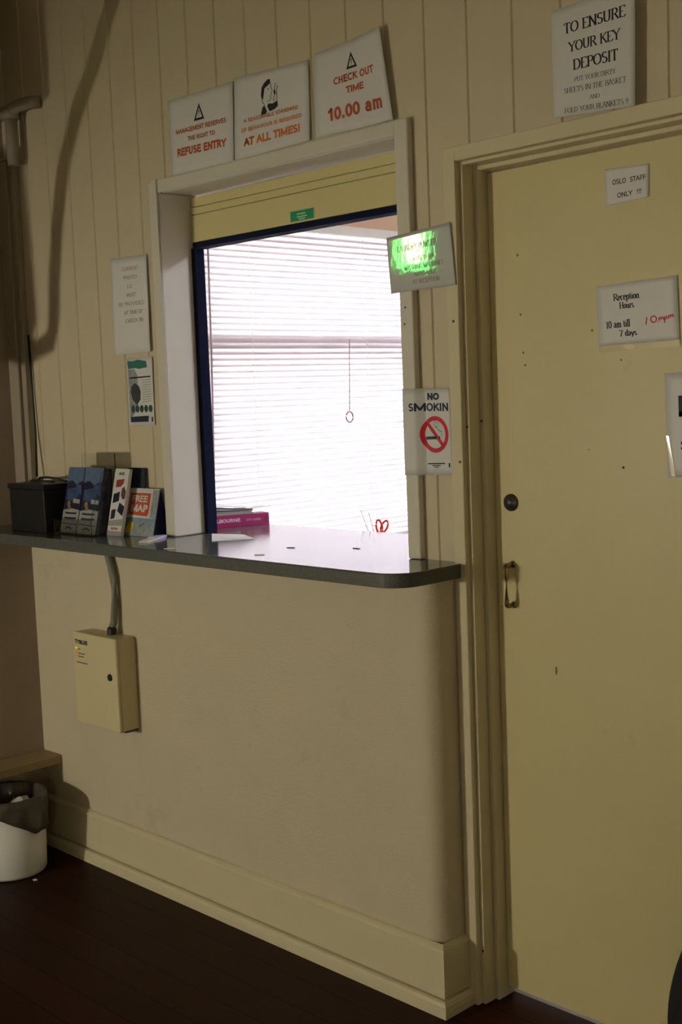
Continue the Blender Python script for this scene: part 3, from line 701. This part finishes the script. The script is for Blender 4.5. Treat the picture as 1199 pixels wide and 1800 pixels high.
# acrylic brochure holder
ah = thing('brochure_holder', 'clear acrylic brochure holder with a tall back beside the black box', 'brochure holder', (-1.52, -.10, CZ))
build('back_panel', MB().box(-1.585, -1.392, -.058, -.055, CZ+.0005, 1.386), M_glass, ah)
build('base', MB().box(-1.625, -1.405, -.150, -.0585, CZ+.0005, CZ+.0035), M_glass, ah)
build('front_lip', MB().box(-1.625, -1.405, -.1525, -.1501, CZ+.0005, CZ+.05), M_glass, ah)
build('side_panel', MB().add([(-1.404, -.1525, CZ+.0005), (-1.404, -.055, CZ+.0005), (-1.404, -.055, 1.33), (-1.404, -.10, 1.33), (-1.404, -.1525, 1.18),
                              (-1.401, -.1525, CZ+.0005), (-1.401, -.055, CZ+.0005), (-1.401, -.055, 1.33), (-1.401, -.10, 1.33), (-1.401, -.1525, 1.18)],
      [(0,1,2,3,4), (9,8,7,6,5), (0,5,6,1), (1,6,7,2), (2,7,8,3), (3,8,9,4), (4,9,5,0)]), M_glass, ah)

class Leaf:
    """leaning printed leaflet: bottom line at y0, top at y1"""
    def __init__(s, name, label, cat, x0, x1, y0, y1, z0, z1, thick, material, group=None, xs=0.0):
        s.a = (x0, x1, y0, y1, z0, z1, xs)
        s.root = thing(name, label, cat, ((x0+x1)/2, y0, z0), group)
        mb = MB()
        L = math.hypot(y1-y0, z1-z0); ny, nz = -(z1-z0)/L, (y1-y0)/L
        f = [s.P(0, 1, 0), s.P(1, 1, 0), s.P(1, 0, 0), s.P(0, 0, 0)]
        b = [(p[0], p[1]-ny*thick, p[2]-nz*thick) for p in f]
        mb.add(f+b, [(0,1,2,3), (7,6,5,4), (0,4,5,1), (1,5,6,2), (2,6,7,3), (3,7,4,0)])
        s.n = (ny, nz); build('pages', mb, material, s.root)
    def P(s, u, v, off=.0006):
        x0, x1, y0, y1, z0, z1, xs = s.a
        L = math.hypot(y1-y0, z1-z0); ny, nz = -(z1-z0)/L, (y1-y0)/L
        return (x0+(x1-x0)*u + xs*(1-v), y1+(y0-y1)*v + ny*off, z1+(z0-z1)*v + nz*off)
    def shapes(s, name, polys, material, label=None, off=.0006):
        if name == 'lettering' and len(polys) > 1:
            for q in polys: s.shapes(name, [q], material, label, off)
            return
        mb = MB()
        for vs, fs in polys: mb.add([s.P(u, v, off) for u, v in vs], fs)
        return build(name, mb, material, s.root, label)
    text = Sheet.text
M_skyb = mat('brochure_sky', (.10, .15, .27), .4, noise=.4, nscale=60)
M_navyp = mat('brochure_navy', (.018, .02, .05), .4, noise=.5, nscale=60)
M_gold = mat('brochure_gold', (.26, .16, .08), .4)
for i, (x0, x1) in enumerate([(-1.618, -1.522), (-1.518, -1.412)]):
    b = Leaf('brochure', ['blue and grey tour brochure in the holder, beside the black box', 'blue and grey tour brochure in the holder, beside the holder side panel'][i], 'brochure', x0, x1, -.135, -.085, CZ+.004, 1.342, .016, M_navyp, 'tour brochures in the holder')
    b.shapes('photo', [poly((0, 0), (1, 0), (1, .20), (.6, .26), (.3, .20), (0, .24))], M_skyb, 'pale sky picture')
    b.shapes('photo', [poly((.1, .34), (.7, .30), (.85, .44), (.5, .52), (.1, .50)), poly((.5, .24), (.9, .27), (1, .42), (.8, .40))], M_bluepic, 'blue figures')
    b.shapes('photo', [ngon(.30, .56, .10, .045, 12), ngon(.36, .62, .09, .035, 10)], M_gold, 'golden spot', .0009)
    b.shapes('photo', [poly((.55, .48), (.95, .49), (.95, .55), (.55, .545))], M_greypic, 'pale building', .0009)
    b.shapes('text_panel', [poly((0, .66), (.5, .63), (1, .65), (1, 1), (0, 1))], M_greypic, 'grey panel with lettering')
    b.shapes('small_print', [stroke([(.15, .70+.075*k), (.45, .705+.075*k), (.85, .70+.075*k)], .014) for k in range(2)] + [stroke([(.05, .86), (.95, .87)], .006), stroke([(.3, .94), (.5, .91), (.7, .94)], .012)], M_navyp, None, .001)
b = Leaf('brochure', 'dark brochure with an orange tab at the back of the holder', 'brochure', -1.495, -1.410, -.075, -.062, CZ+.004, 1.337, .004, M_navyp)
b.shapes('orange_tab', [poly((.52, .0), (.78, .0), (.78, .13), (.55, .13))], M_orangepic)
b = Leaf('brochure', 'white brochure with small tilted pictures beside the holder', 'brochure', -1.398, -1.320, -.100, -.055, CZ+.001, 1.338, .012, M_paper2, xs=.006)
b.shapes('title', [s.text(sans('AUS', 0.25), .30, .70, .095, .05)], M_inkblue)
b.shapes('red_logo', [poly((.20, .17), (.75, .15), (.72, .22), (.55, .27), (.20, .28))], mat('logo_red', (.30, .05, .05), .5))
b.shapes('small_picture', [poly((.12, .38), (.55, .34), (.55, .48), (.12, .52)), poly((.62, .50), (1.0, .56), (.93, .70), (.52, .63)), poly((.12, .62), (.42, .60), (.40, .74), (.12, .76))], M_navyp)
b.shapes('small_picture', [poly((.65, .30), (.80, .26), (.97, .34), (.95, .44), (.80, .46), (.65, .40))], mat('pic_maroon', (.10, .04, .05), .5))
b.shapes('text_panel', [poly((.02, .78), (1, .74), (1, .84), (.02, .86)), poly((.02, .93), (1, .93), (1, 1), (.02, 1))], M_greypic)
b.shapes('small_print', [s.text(sans('NEW', 0.25), .25, .75, .91, .875)], mat('logo_red', (.30, .05, .05), .5))
b = Leaf('brochure', 'dark navy brochure behind the white one and the map pad', 'brochure', -1.385, -1.292, -.030, -.013, CZ+.001, 1.338, .006, mat('brochure_dark', (.03, .045, .075), .4, noise=.3, nscale=30))
# free map pad
fm = Leaf('map_pad', 'free map pad with an orange square cover standing against the hatch casing', 'map', -1.352, -1.192, -.066, -.030, CZ+.001, 1.275, .008, mat('map_paper', (.62, .63, .64), .5))
fm.shapes('photo', [poly((.0, .62), (1, .62), (1, .70), (0, .72))], M_mapblue, 'blue strip')
fm.shapes('photo', [poly((.0, .70), (1, .68), (1, 1), (0, 1)), poly((.80, .02), (1, .02), (1, .62), (.80, .60))], M_mapgrey, 'grey photograph', .0005)
fm.shapes('cover_border', [poly((.03, .07), (.78, .07), (.78, .52), (.72, .62), (.03, .60))], M_paper, None, .0009)
fm.shapes('cover_square', [poly((.06, .10), (.75, .10), (.75, .51), (.70, .58), (.06, .56))], M_mapred, 'orange square', .0012)
fm.shapes('lettering', [fm.text(sans('FREE', 0.21), .14, .66, .29, .15), fm.text(sans('MAP', 0.25), .14, .70, .50, .34)], M_paper, 'white lettering', .0016)
fm.shapes('yellow_mark', [poly((.10, .76), (.20, .70), (.29, .73), (.27, .88), (.16, .95), (.03, .93))], M_yellow, None, .0012)
fm.shapes('pen_line', [stroke([(.50, .80), (.60, .75), (.66, .72)], .008)], M_ink, None, .0012)
build('back_stand', MB().prism([(-.0655, CZ+.001), (-.029, 1.273), (-.004, CZ+.001)], -1.191, -1.187, axis='x'), M_navy, fm.root, 'dark cardboard stand')
# slip of paper and pen-like lavender strip in front of the casing
fs = thing('paper_slip', 'folded white and lavender slip lying at the left foot of the hatch', 'paper', (-1.15, -.08, CZ))
build('cream_fold', MB().prism([(-1.118, -.172), (-1.094, -.158), (-1.135, -.090), (-1.166, -.104)], CZ+.0005, CZ+.005), M_cream, fs)
build('lavender_fold', MB().prism([(-1.166, -.104), (-1.135, -.090), (-1.168, -.028), (-1.200, -.036)], CZ+.0005, CZ+.008), M_purple, fs)
tag(build('paper_scrap', MB().prism([(-.925, -.222), (-.900, -.226), (-.885, -.205), (-.915, -.196)], CZ+.0005, CZ+.0015), M_paper, None, loc=(-.9, -.2, CZ)), 'tiny white paper scrap near the front edge of the counter', 'paper')
# leaflet lying inside the hatch
lf = thing('leaflet', 'white leaflet lying flat on the counter inside the hatch', 'paper', (-.98, .06, CZ))
build('sheet', MB().prism([(-1.10, .095), (-.985, .130), (-.86, .070), (-.93, -.040)], CZ+.0005, CZ+.0012), M_paper, lf)
build('green_mark', MB().prism([(-.985, .035), (-.905, .055), (-.900, .049), (-.982, .028)], CZ+.0013, CZ+.0016), mat('mark_green', (.45, .70, .60), .6), lf)
for (x, y, a, lab) in [(-.60, -.02, .3, 'tiny dark scrap on the bright counter, the larger one near the middle'), (-.42, .06, 0, 'tiny dark scrap on the bright counter, farther back to the right'), (-.56, -.17, .8, 'tiny dark scrap on the bright counter, nearest the front edge')]:
    tag(build('dark_scrap', MB().prism([(x-.012*math.cos(a)-.003, y-.012*math.sin(a)), (x+.012*math.cos(a), y+.012*math.sin(a)-.002), (x+.012*math.cos(a), y+.012*math.sin(a)+.003), (x-.012*math.cos(a), y-.012*math.sin(a)+.004)], CZ+.0005, CZ+.002), M_black, None, loc=(x, y, CZ)), lab, 'scrap')
# magenta book with a pile of papers on it
def frame2(p0, p1):
    d = Vector((p1[0]-p0[0], p1[1]-p0[1], 0)).normalized(); n = Vector((d.y, -d.x, 0)); return d, n
p0 = Vector((-1.236, .140, 0)); p1 = Vector((-1.146, .376, 0)); d2, n2 = frame2(p0, p1); LB = (p1-p0).length
def bk(s_, t, z):   # along spine, away from viewer, height
    q = p0 + d2*s_ - n2*t; return (q.x, q.y, CZ + z)
book = thing('book', 'thick magenta paperback with white spine lettering lying inside the hatch', 'book', tuple(bk(LB/2, .0, 0)))
def bbox(s0, s1, t0, t1, z0, z1):
    vs = [bk(s_, t, z) for z in (z0, z1) for t in (t0, t1) for s_ in (s0, s1)]
    return MB().add(vs, [(0,2,3,1), (4,5,7,6), (0,1,5,4), (2,6,7,3), (0,4,6,2), (1,3,7,5)])
TB = .075
build('cover', bbox(0, LB, 0, .0025, .0005, .040), M_pink, book, 'magenta spine')
build('cover', bbox(0, LB, .0026, TB, .0005, .002), M_pink, book)
build('cover', bbox(0, LB, .0026, TB, .0385, .040), M_pink, book)
build('pages', bbox(.003, LB-.003, .003, TB-.003, .0022, .0383), M_paper, book)
def on_spine(geo, s0, s1, z0, z1):
    vs, fs_ = geo; return ([bk(s0+(s1-s0)*x, -.0006, z0+(z1-z0)*y) for x, y in vs], fs_)
for t_, a_, b_, z0_, z1_, w_ in (('MELBOURNE', .16, .60, .017, .029, .21), ('CITY GUIDE', .68, .88, .018, .025, .12)):
    build('lettering', MB().add(*on_spine(sans(t_, w_), LB*a_, LB*b_, z0_, z1_)), mat('spine_white', (.80, .62, .70), .5), book, 'white spine lettering')
build('spine_mark', MB().add(*on_spine(([(.0, .0), (1, 0), (1, 1), (.5, 1.3), (0, 1)], [[0, 1, 2, 3, 4]]), LB*.93, LB*.975, .010, .028)), mat('spine_plum', (.25, .02, .12), .5), book)
# paper pile
ZB = .0405
pl = [(LB*.0, LB*.80, .010, .068, 0, .004, 'grey bundle of papers, lowest of the pile on the book'), (LB*.02, LB*.78, .012, .070, .0045, .009, 'grey bundle of papers, second of the pile on the book'), (LB*.03, LB*.80, .010, .072, .0095, .014, 'grey bundle of papers, third of the pile on the book')]
for s0, s1, t0, t1, z0, z1, lab in pl:
    tag(build('paper_bundle', bbox(s0, s1, t0, t1, ZB+z0, ZB+z1), mat('bundle_grey', (.42, .41, .42), .7), None, loc=bk(LB/2, .03, ZB+z0)), lab, 'papers', 'papers piled on the book')
def top_sheet(u, v):
    return bk(-.01 + (LB+.02)*u, .004 + .072*v, ZB + .0150 + .006*u*u*u + .026*max(0, 1-u*1.7)*(.25+.75*v))
tag(build('loose_sheet', MB().grid(top_sheet, 16, 8), M_paper, None, solid=.0008, loc=bk(LB/2, .03, ZB+.015)), 'white loose sheet rising to the left on top of the pile', 'paper')
tag(build('loose_sheet', MB().grid(lambda u, v: (lambda q: (q[0], q[1], q[2]+.006+.012*(1-u)))(top_sheet(u*.72, v*.9)), 12, 6), mat('paper_lilac', (.66, .66, .80), .6), None, solid=.0008, loc=bk(LB/2, .03, ZB+.02)), 'short pale lilac sheet, topmost of the pile on the book', 'paper')

# ------------------------------------------------------------------ alarm box under the counter
ab = thing('alarm_box', 'cream metal alarm box with small lights on the wall below the counter', 'electrical box', (-1.38, YP, .66))
build('case', MB().box(-1.503, -1.262, -.170, YP-.0005, .515, .812), M_cream_metal, ab, bevel=.003)
dr = build('door', MB().box(-1.505, -1.260, -.182, -.1705, .513, .814), M_cream_metal, ab, bevel=.004)
build('lock', MB().lathe([(0, -.006), (.007, -.006), (.011, -.004), (.0115, 0)], (-1.298, -.182, .688), 20, axis='y'), M_black, dr)
def on_ab(geo, x0, x1, z0, z1):
    vs, fs_ = geo; return ([(x0+(x1-x0)*x, -.1827, z0+(z1-z0)*y) for x, y in vs], fs_)
mb = MB(); mb.add(*on_ab(sans('TYBLUE', 0.25), -1.492, -1.418, .776, .790))
build('lettering', mb, M_ink, dr, 'dark brand lettering')
mb = MB()
for z, x1 in [(.757, -1.462), (.743, -1.438), (.733, -1.445), (.713, -1.424)]:
    mb.box(-1.476 if z > .72 else -1.488, x1, -.1826, -.1818, z, z+.0035)
build('small_print', mb, M_brownink, dr)
build('green_light', MB().lathe([(0, -.003), (.0028, -.0022), (.004, 0)], (-1.486, -.182, .761), 12, axis='y'), M_ledg, dr)
for z in (.748, .737):
    build('amber_light', MB().lathe([(0, -.003), (.0028, -.0022), (.004, 0)], (-1.486, -.182, z), 12, axis='y'), M_ledr, dr)
build('bracket', MB().box(-1.315, -1.275, -.150, YP-.0005, .505, .5145), M_darkmetal, ab)
cd = thing('conduit', 'grey conduit running from the counter down to the alarm box', 'conduit', (-1.34, YP-.015, .95))
build('tube', MB().tube([(-1.372, -.122, 1.0885), (-1.366, -.122, 1.070), (-1.350, -.122, 1.030), (-1.340, -.122, .985), (-1.338, -.122, .92), (-1.343, -.128, .85), (-1.346, -.134, .836)], .0115, 12), M_conduit, cd)
build('gland', MB().lathe([(.016, 0), (.016, .016), (.0125, .022)], (-1.346, -.134, .8145), 16), M_black, cd, 'black cable gland')

# ------------------------------------------------------------------ pipe in the corner
pp = thing('wall_pipe', 'painted pipe with an elbow in the upper left corner', 'pipe', (-1.93, -.04, 2.4))
build('riser', MB().tube([(-1.925, -.045, 2.38), (-1.925, -.045, 2.545)], .021, 14), M_pipe, pp)
build('arm', MB().tube([(-2.065, -.045, 2.566), (-1.95, -.045, 2.566), (-1.88, -.045, 2.572), (-1.82, -.030, 2.576), (-1.80, -.002, 2.577)], .021, 14), M_pipe, pp)
build('coupling', MB().lathe([(.022, 0), (.029, .002), (.029, .03), (.022, .034)], (-1.925, -.045, 2.535), 18), M_pipe, pp)
bxg = thing('pipe_boxing', 'dim timber cover strip up the left corner behind the black box', 'cover strip', (-2.0, -.02, 1.126))
build('strip', MB().box(-2.069, -2.005, -.034, -.0005, 1.126, 2.41), M_pipe, bxg, bevel=.004)
build('strip', MB().box(-2.000, -1.972, -.024, -.0005, 1.126, 2.41), M_pipe, bxg, bevel=.004)
build('cap', MB().box(-2.069, -1.968, -.040, -.0005, 2.4101, 2.425), M_pipe, bxg, bevel=.003)
tag(build('thin_cable', MB().tube([(-1.962, -.008, 1.80), (-1.955, -.010, 1.60), (-1.948, -.012, 1.45), (-1.925, -.03, 1.30)], .004, 8), M_black, None, loc=(-1.95, -.01, 1.5)), 'thin black cable running down the corner to the black box', 'cable')

# ------------------------------------------------------------------ waste bin
bc = (-1.722, -.335)
bn = thing('waste_bin', 'white waste bin with a dark liner folded over its rim', 'bin', (bc[0], bc[1], 0))
build('bucket', MB().lathe([(0, .003), (.112, .003), (.116, .010), (.124, .262), (.121, .262), (.113, .012), (0, .012)], (bc[0], bc[1], 0), 48), M_white_plastic, bn)
def liner():
    mb = MB(); n = 64; rows = []
    inner = [(.095, .12), (.112, .20), (.119, .262), (.1225, .268), (.1275, .262)]
    for r, z in inner: rows.append([(r + .0015*math.sin(k*2.1+z*40), z) for k in range(n)])
    for j in range(1, 6):
        row = []
        for k in range(n):
            a = 2*PI*k/n
            # hem height: short towards the front left, long at the right
            hem = .142 + .10*max(0, math.cos(a+1.4)) + .006*math.sin(3*a+.6)
            z = .262 + (hem-.262)*j/5
            row.append((.1285 + .0025*math.sin(k*1.3+j) + .001*j - .004*(.262-z)/.1, z))
        rows.append(row)
    vs = [(bc[0]+r*math.cos(2*PI*k/n), bc[1]+r*math.sin(2*PI*k/n), z) for row in rows for k, (r, z) in enumerate(row)]
    fs = [(i*n+k, i*n+(k+1) % n, (i+1)*n+(k+1) % n, (i+1)*n+k) for i in range(len(rows)-1) for k in range(n)]
    return mb.add(vs, fs, True)
build('liner', liner(), M_liner, bn, 'dark plastic liner folded over the rim', solid=.0008)
def blob(c, r, seed, n=14, mth=10):
    rnd = random.Random(seed); ph = [rnd.uniform(0, 6) for _ in range(6)]
    mb = MB(); vs = []
    for j in range(mth+1):
        t = PI*j/mth
        for k in range(n):
            p = 2*PI*k/n; q = 1 + .18*math.sin(3*p+ph[0]+2*t) + .14*math.sin(5*t+ph[1]+p) + .1*math.sin(7*p+ph[2])*math.sin(t)
            vs.append((c[0]+r[0]*q*math.sin(t)*math.cos(p), c[1]+r[1]*q*math.sin(t)*math.sin(p), c[2]+r[2]*q*math.cos(t)))
    fs = [(j*n+k, j*n+(k+1) % n, (j+1)*n+(k+1) % n, (j+1)*n+k) for j in range(mth) for k in range(n)]
    return mb.add(vs, fs, True)
tag(build('crumpled_paper', blob((-1.675, -.31, .225), (.034, .034, .026), 3), M_tissue, None, loc=(-1.675, -.31, .2)), 'crumpled pale paper on the right inside the bin', 'rubbish')
tag(build('crumpled_paper', blob((-1.735, -.30, .20), (.032, .036, .03), 5), mat('brown_paper', (.18, .13, .11), .8, bump=.6), None, loc=(-1.735, -.3, .2)), 'crumpled brown paper on the left inside the bin', 'rubbish')
tag(build('floor_scrap', MB().prism([(-1.590, -.335), (-1.575, -.340), (-1.570, -.328), (-1.585, -.324)], .0003, .0015), M_paper, None, loc=(-1.58, -.33, 0)), 'tiny pale scrap on the floor in front of the bin', 'scrap')

# ------------------------------------------------------------------ black backpack at the right edge
gx, gy = .899, -.20
def pack(u, v):
    a = 2*PI*u; t = v
    h = .62*t
    r = max(0, 1-(2*t-.97)**2*.7) * (1 - max(0, t-.82)**2*18)
    ex = 2/3.0
    cx_ = math.copysign(abs(math.cos(a))**ex, math.cos(a)); sy = math.copysign(abs(math.sin(a))**ex, math.sin(a))
    return (gx + .185*r*cx_, gy + .125*r*sy, .002 + h)
bp = thing('backpack', 'black rounded backpack on the floor at the lower right picture edge', 'bag', (gx, gy, 0))
mb = MB().grid(pack, 40, 24); 
mb.add([pack(k/40, 1) for k in range(40)], [list(range(40))]); mb.add([pack(k/40, 0) for k in range(40)], [list(range(40))])
build('body', mb, M_blackcloth, bp)
build('front_pocket', MB().grid(lambda u, v: (gx-.12+.24*u, gy-.118-.045*math.sin(PI*u)**.5*math.sin(PI*v)**.5, .06+.2*v), 16, 12), M_blackcloth, bp)
build('top_loop', MB().tube([(gx-.04, gy, .61), (gx-.03, gy, .64), (gx, gy, .65), (gx+.03, gy, .64), (gx+.04, gy, .61)], .008, 8), M_blackcloth, bp)

# ------------------------------------------------------------------ hall lamps behind the camera: key lamp and an added fill
fl = thing('floor_lamp', 'slim floor lamp with a glowing globe at the far left of the hall', 'lamp', (KEY_POS[0], KEY_POS[1], 0))
build('base', MB().lathe([(0, .001), (.13, .001), (.13, .015), (.02, .03), (.012, .04)], (KEY_POS[0], KEY_POS[1], 0), 24), M_darkmetal, fl)
build('pole', MB().tube([(KEY_POS[0], KEY_POS[1], .03), (KEY_POS[0], KEY_POS[1], KEY_POS[2]-.1)], .011, 10), M_darkmetal, fl)
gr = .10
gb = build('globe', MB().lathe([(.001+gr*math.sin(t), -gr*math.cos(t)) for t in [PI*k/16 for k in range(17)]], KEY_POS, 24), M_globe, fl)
build('shade', MB().lathe([(.02, .30), (.20, .26), (.40, .20), (.52, .145), (.525, .145), (.40, .21), (.20, .27), (.02, .31)], KEY_POS, 40), M_darkmetal, fl, 'wide dark shade added to dim the upper wall')  # added and shaped to cut light to the upper hatch wall
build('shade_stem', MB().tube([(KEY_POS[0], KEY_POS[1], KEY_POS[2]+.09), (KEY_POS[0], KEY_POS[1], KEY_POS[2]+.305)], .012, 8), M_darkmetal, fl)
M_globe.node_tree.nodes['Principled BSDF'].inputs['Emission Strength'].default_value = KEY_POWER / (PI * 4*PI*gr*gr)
fill_lamp = thing('floor_lamp', 'added fill lamp with a large glowing globe at the unseen right rear', 'lamp', (FILL_POS[0], FILL_POS[1], 0))  # unseen fill light, added to lift the hall side
build('base', MB().lathe([(0, .001), (.15, .001), (.15, .015), (.02, .03), (.012, .04)], (FILL_POS[0], FILL_POS[1], 0), 24), M_darkmetal, fill_lamp)
build('pole', MB().tube([(FILL_POS[0], FILL_POS[1], .03), (FILL_POS[0], FILL_POS[1], FILL_POS[2]-.16)], .012, 10), M_darkmetal, fill_lamp)
gr2 = .16
build('globe', MB().lathe([(.001+gr2*math.sin(t), -gr2*math.cos(t)) for t in [PI*k/16 for k in range(17)]], FILL_POS, 24), M_fill, fill_lamp)
M_fill.node_tree.nodes['Principled BSDF'].inputs['Emission Strength'].default_value = FILL_POWER / (PI * 4*PI*gr2*gr2)
# unseen ceiling panel added to brighten the office and hatch reveal
cl = thing('office_fill_panel', 'unseen square fill panel added on the office ceiling', 'lamp', (1.0, 1.6, OZ))
build('frame', MB().box(.7, 1.3, 1.3, 1.9, OZ-.03, OZ-.0005), M_white_plastic, cl)
build('diffuser', MB().box(.72, 1.28, 1.32, 1.88, OZ-.036, OZ-.0305), mat('diffuser_lit', (.9, .9, .9), .4, emit=(.84, .89, 1.0), emit_s=OFFICE_POWER/(PI*.56*.56)), cl)
# unseen shapes added by the left wall to shade the hatch wall
def throw(x, z, k=.875):
    return (KEY_POS[0] + k*(x-KEY_POS[0]), KEY_POS[1] + k*(0-KEY_POS[1]), KEY_POS[2] + k*(z-KEY_POS[2]))
al = thing('shadow_arm', 'unseen long curved arm added on the left wall to cast a shadow band', 'lamp', (XW, throw(0, 0)[1], 1.70))  # added, bent so its shadow falls as a curved band
pts = [(XW+.02, throw(0, 0)[1], 1.70), (XW+.12, throw(0, 0)[1], 1.68)] + [throw(x, z) for x, z in [(-1.83, 1.77), (-1.80, 1.84), (-1.785, 1.963), (-1.746, 2.15), (-1.69, 2.331), (-1.585, 2.498), (-1.452, 2.651), (-1.341, 2.80), (-1.20, 2.93), (-1.02, 3.02), (-.85, 3.04)]]
build('arm', MB().tube(pts, .033, 14), M_darkmetal, al)
build('wall_plate', MB().box(XW+.0005, XW+.02, throw(0, 0)[1]-.06, throw(0, 0)[1]+.06, 1.62, 1.78), M_darkmetal, al)
cbd = thing('shadow_block', 'unseen dark block added high on the left wall to cast shade', 'cupboard', (XW, -.62, 2.44))  # added to darken the upper left of the hatch wall
build('carcass', MB().box(XW+.0005, -1.76, -.80, -.46, 2.44, 3.1), M_wood, cbd, bevel=.003)
build('door', MB().box(-1.7599, -1.742, -.795, -.465, 2.445, 3.095), M_wood, cbd, bevel=.003)
qe = pts[-1]
build('arm_end_cone', MB().lathe([(.03, 0), (.06, -.02), (.12, -.09), (.117, -.09), (.055, -.022), (.02, -.004)], qe, 24), M_darkmetal, al)
hb = thing('shadow_bag', 'unseen dark bag added on the left wall to cast a rounded shadow', 'bag', (-2.0, -.85, 2.2))  # added for the round-bottomed shadow near the corner pipe
def sack(u, v):
    a = 2*PI*u; t = v
    r = min(1, (t*5)**.6) * (1-.25*t*t)
    return (XW+.003 + max(0, .095 + .095*r*math.cos(a)), -.85 + .18*r*math.sin(a), 1.63 + .57*t)
mb = MB().grid(sack, 32, 20); mb.add([sack(k/32, 1) for k in range(32)], [list(range(32))])
build('body', mb, M_blackcloth, hb)
build('strap', MB().tube([(XW+.06, -.90, 2.18), (XW+.035, -.87, 2.32), (XW+.03, -.85, 2.36), (XW+.035, -.83, 2.32), (XW+.06, -.80, 2.18)], .008, 8), M_blackcloth, hb)
tag(build('shadow_bag_hook', MB().tube([(XW+.0005, -.85, 2.345), (XW+.045, -.85, 2.345), (XW+.05, -.85, 2.375)], .006, 8), M_darkmetal, None, loc=(XW, -.85, 2.345)), 'added dark hook holding the shadow-casting bag', 'hook')
# exit sign on the left wall (its light shows in the glossy sleeve)
ex = thing('exit_sign', 'green lit sign box on the left wall of the hall', 'sign', (XW, -2.2, 2.24))
build('housing', MB().box(XW+.0005, XW+.05, -2.31, -2.11, 2.12, 2.36), M_white_plastic, ex)
build('green_face', MB().box(XW+.0501, XW+.056, -2.30, -2.12, 2.13, 2.35), M_exit, ex)
build('white_face', MB().box(XW+.0561, XW+.058, -2.245, -2.175, 2.17, 2.32), M_exitw, ex)
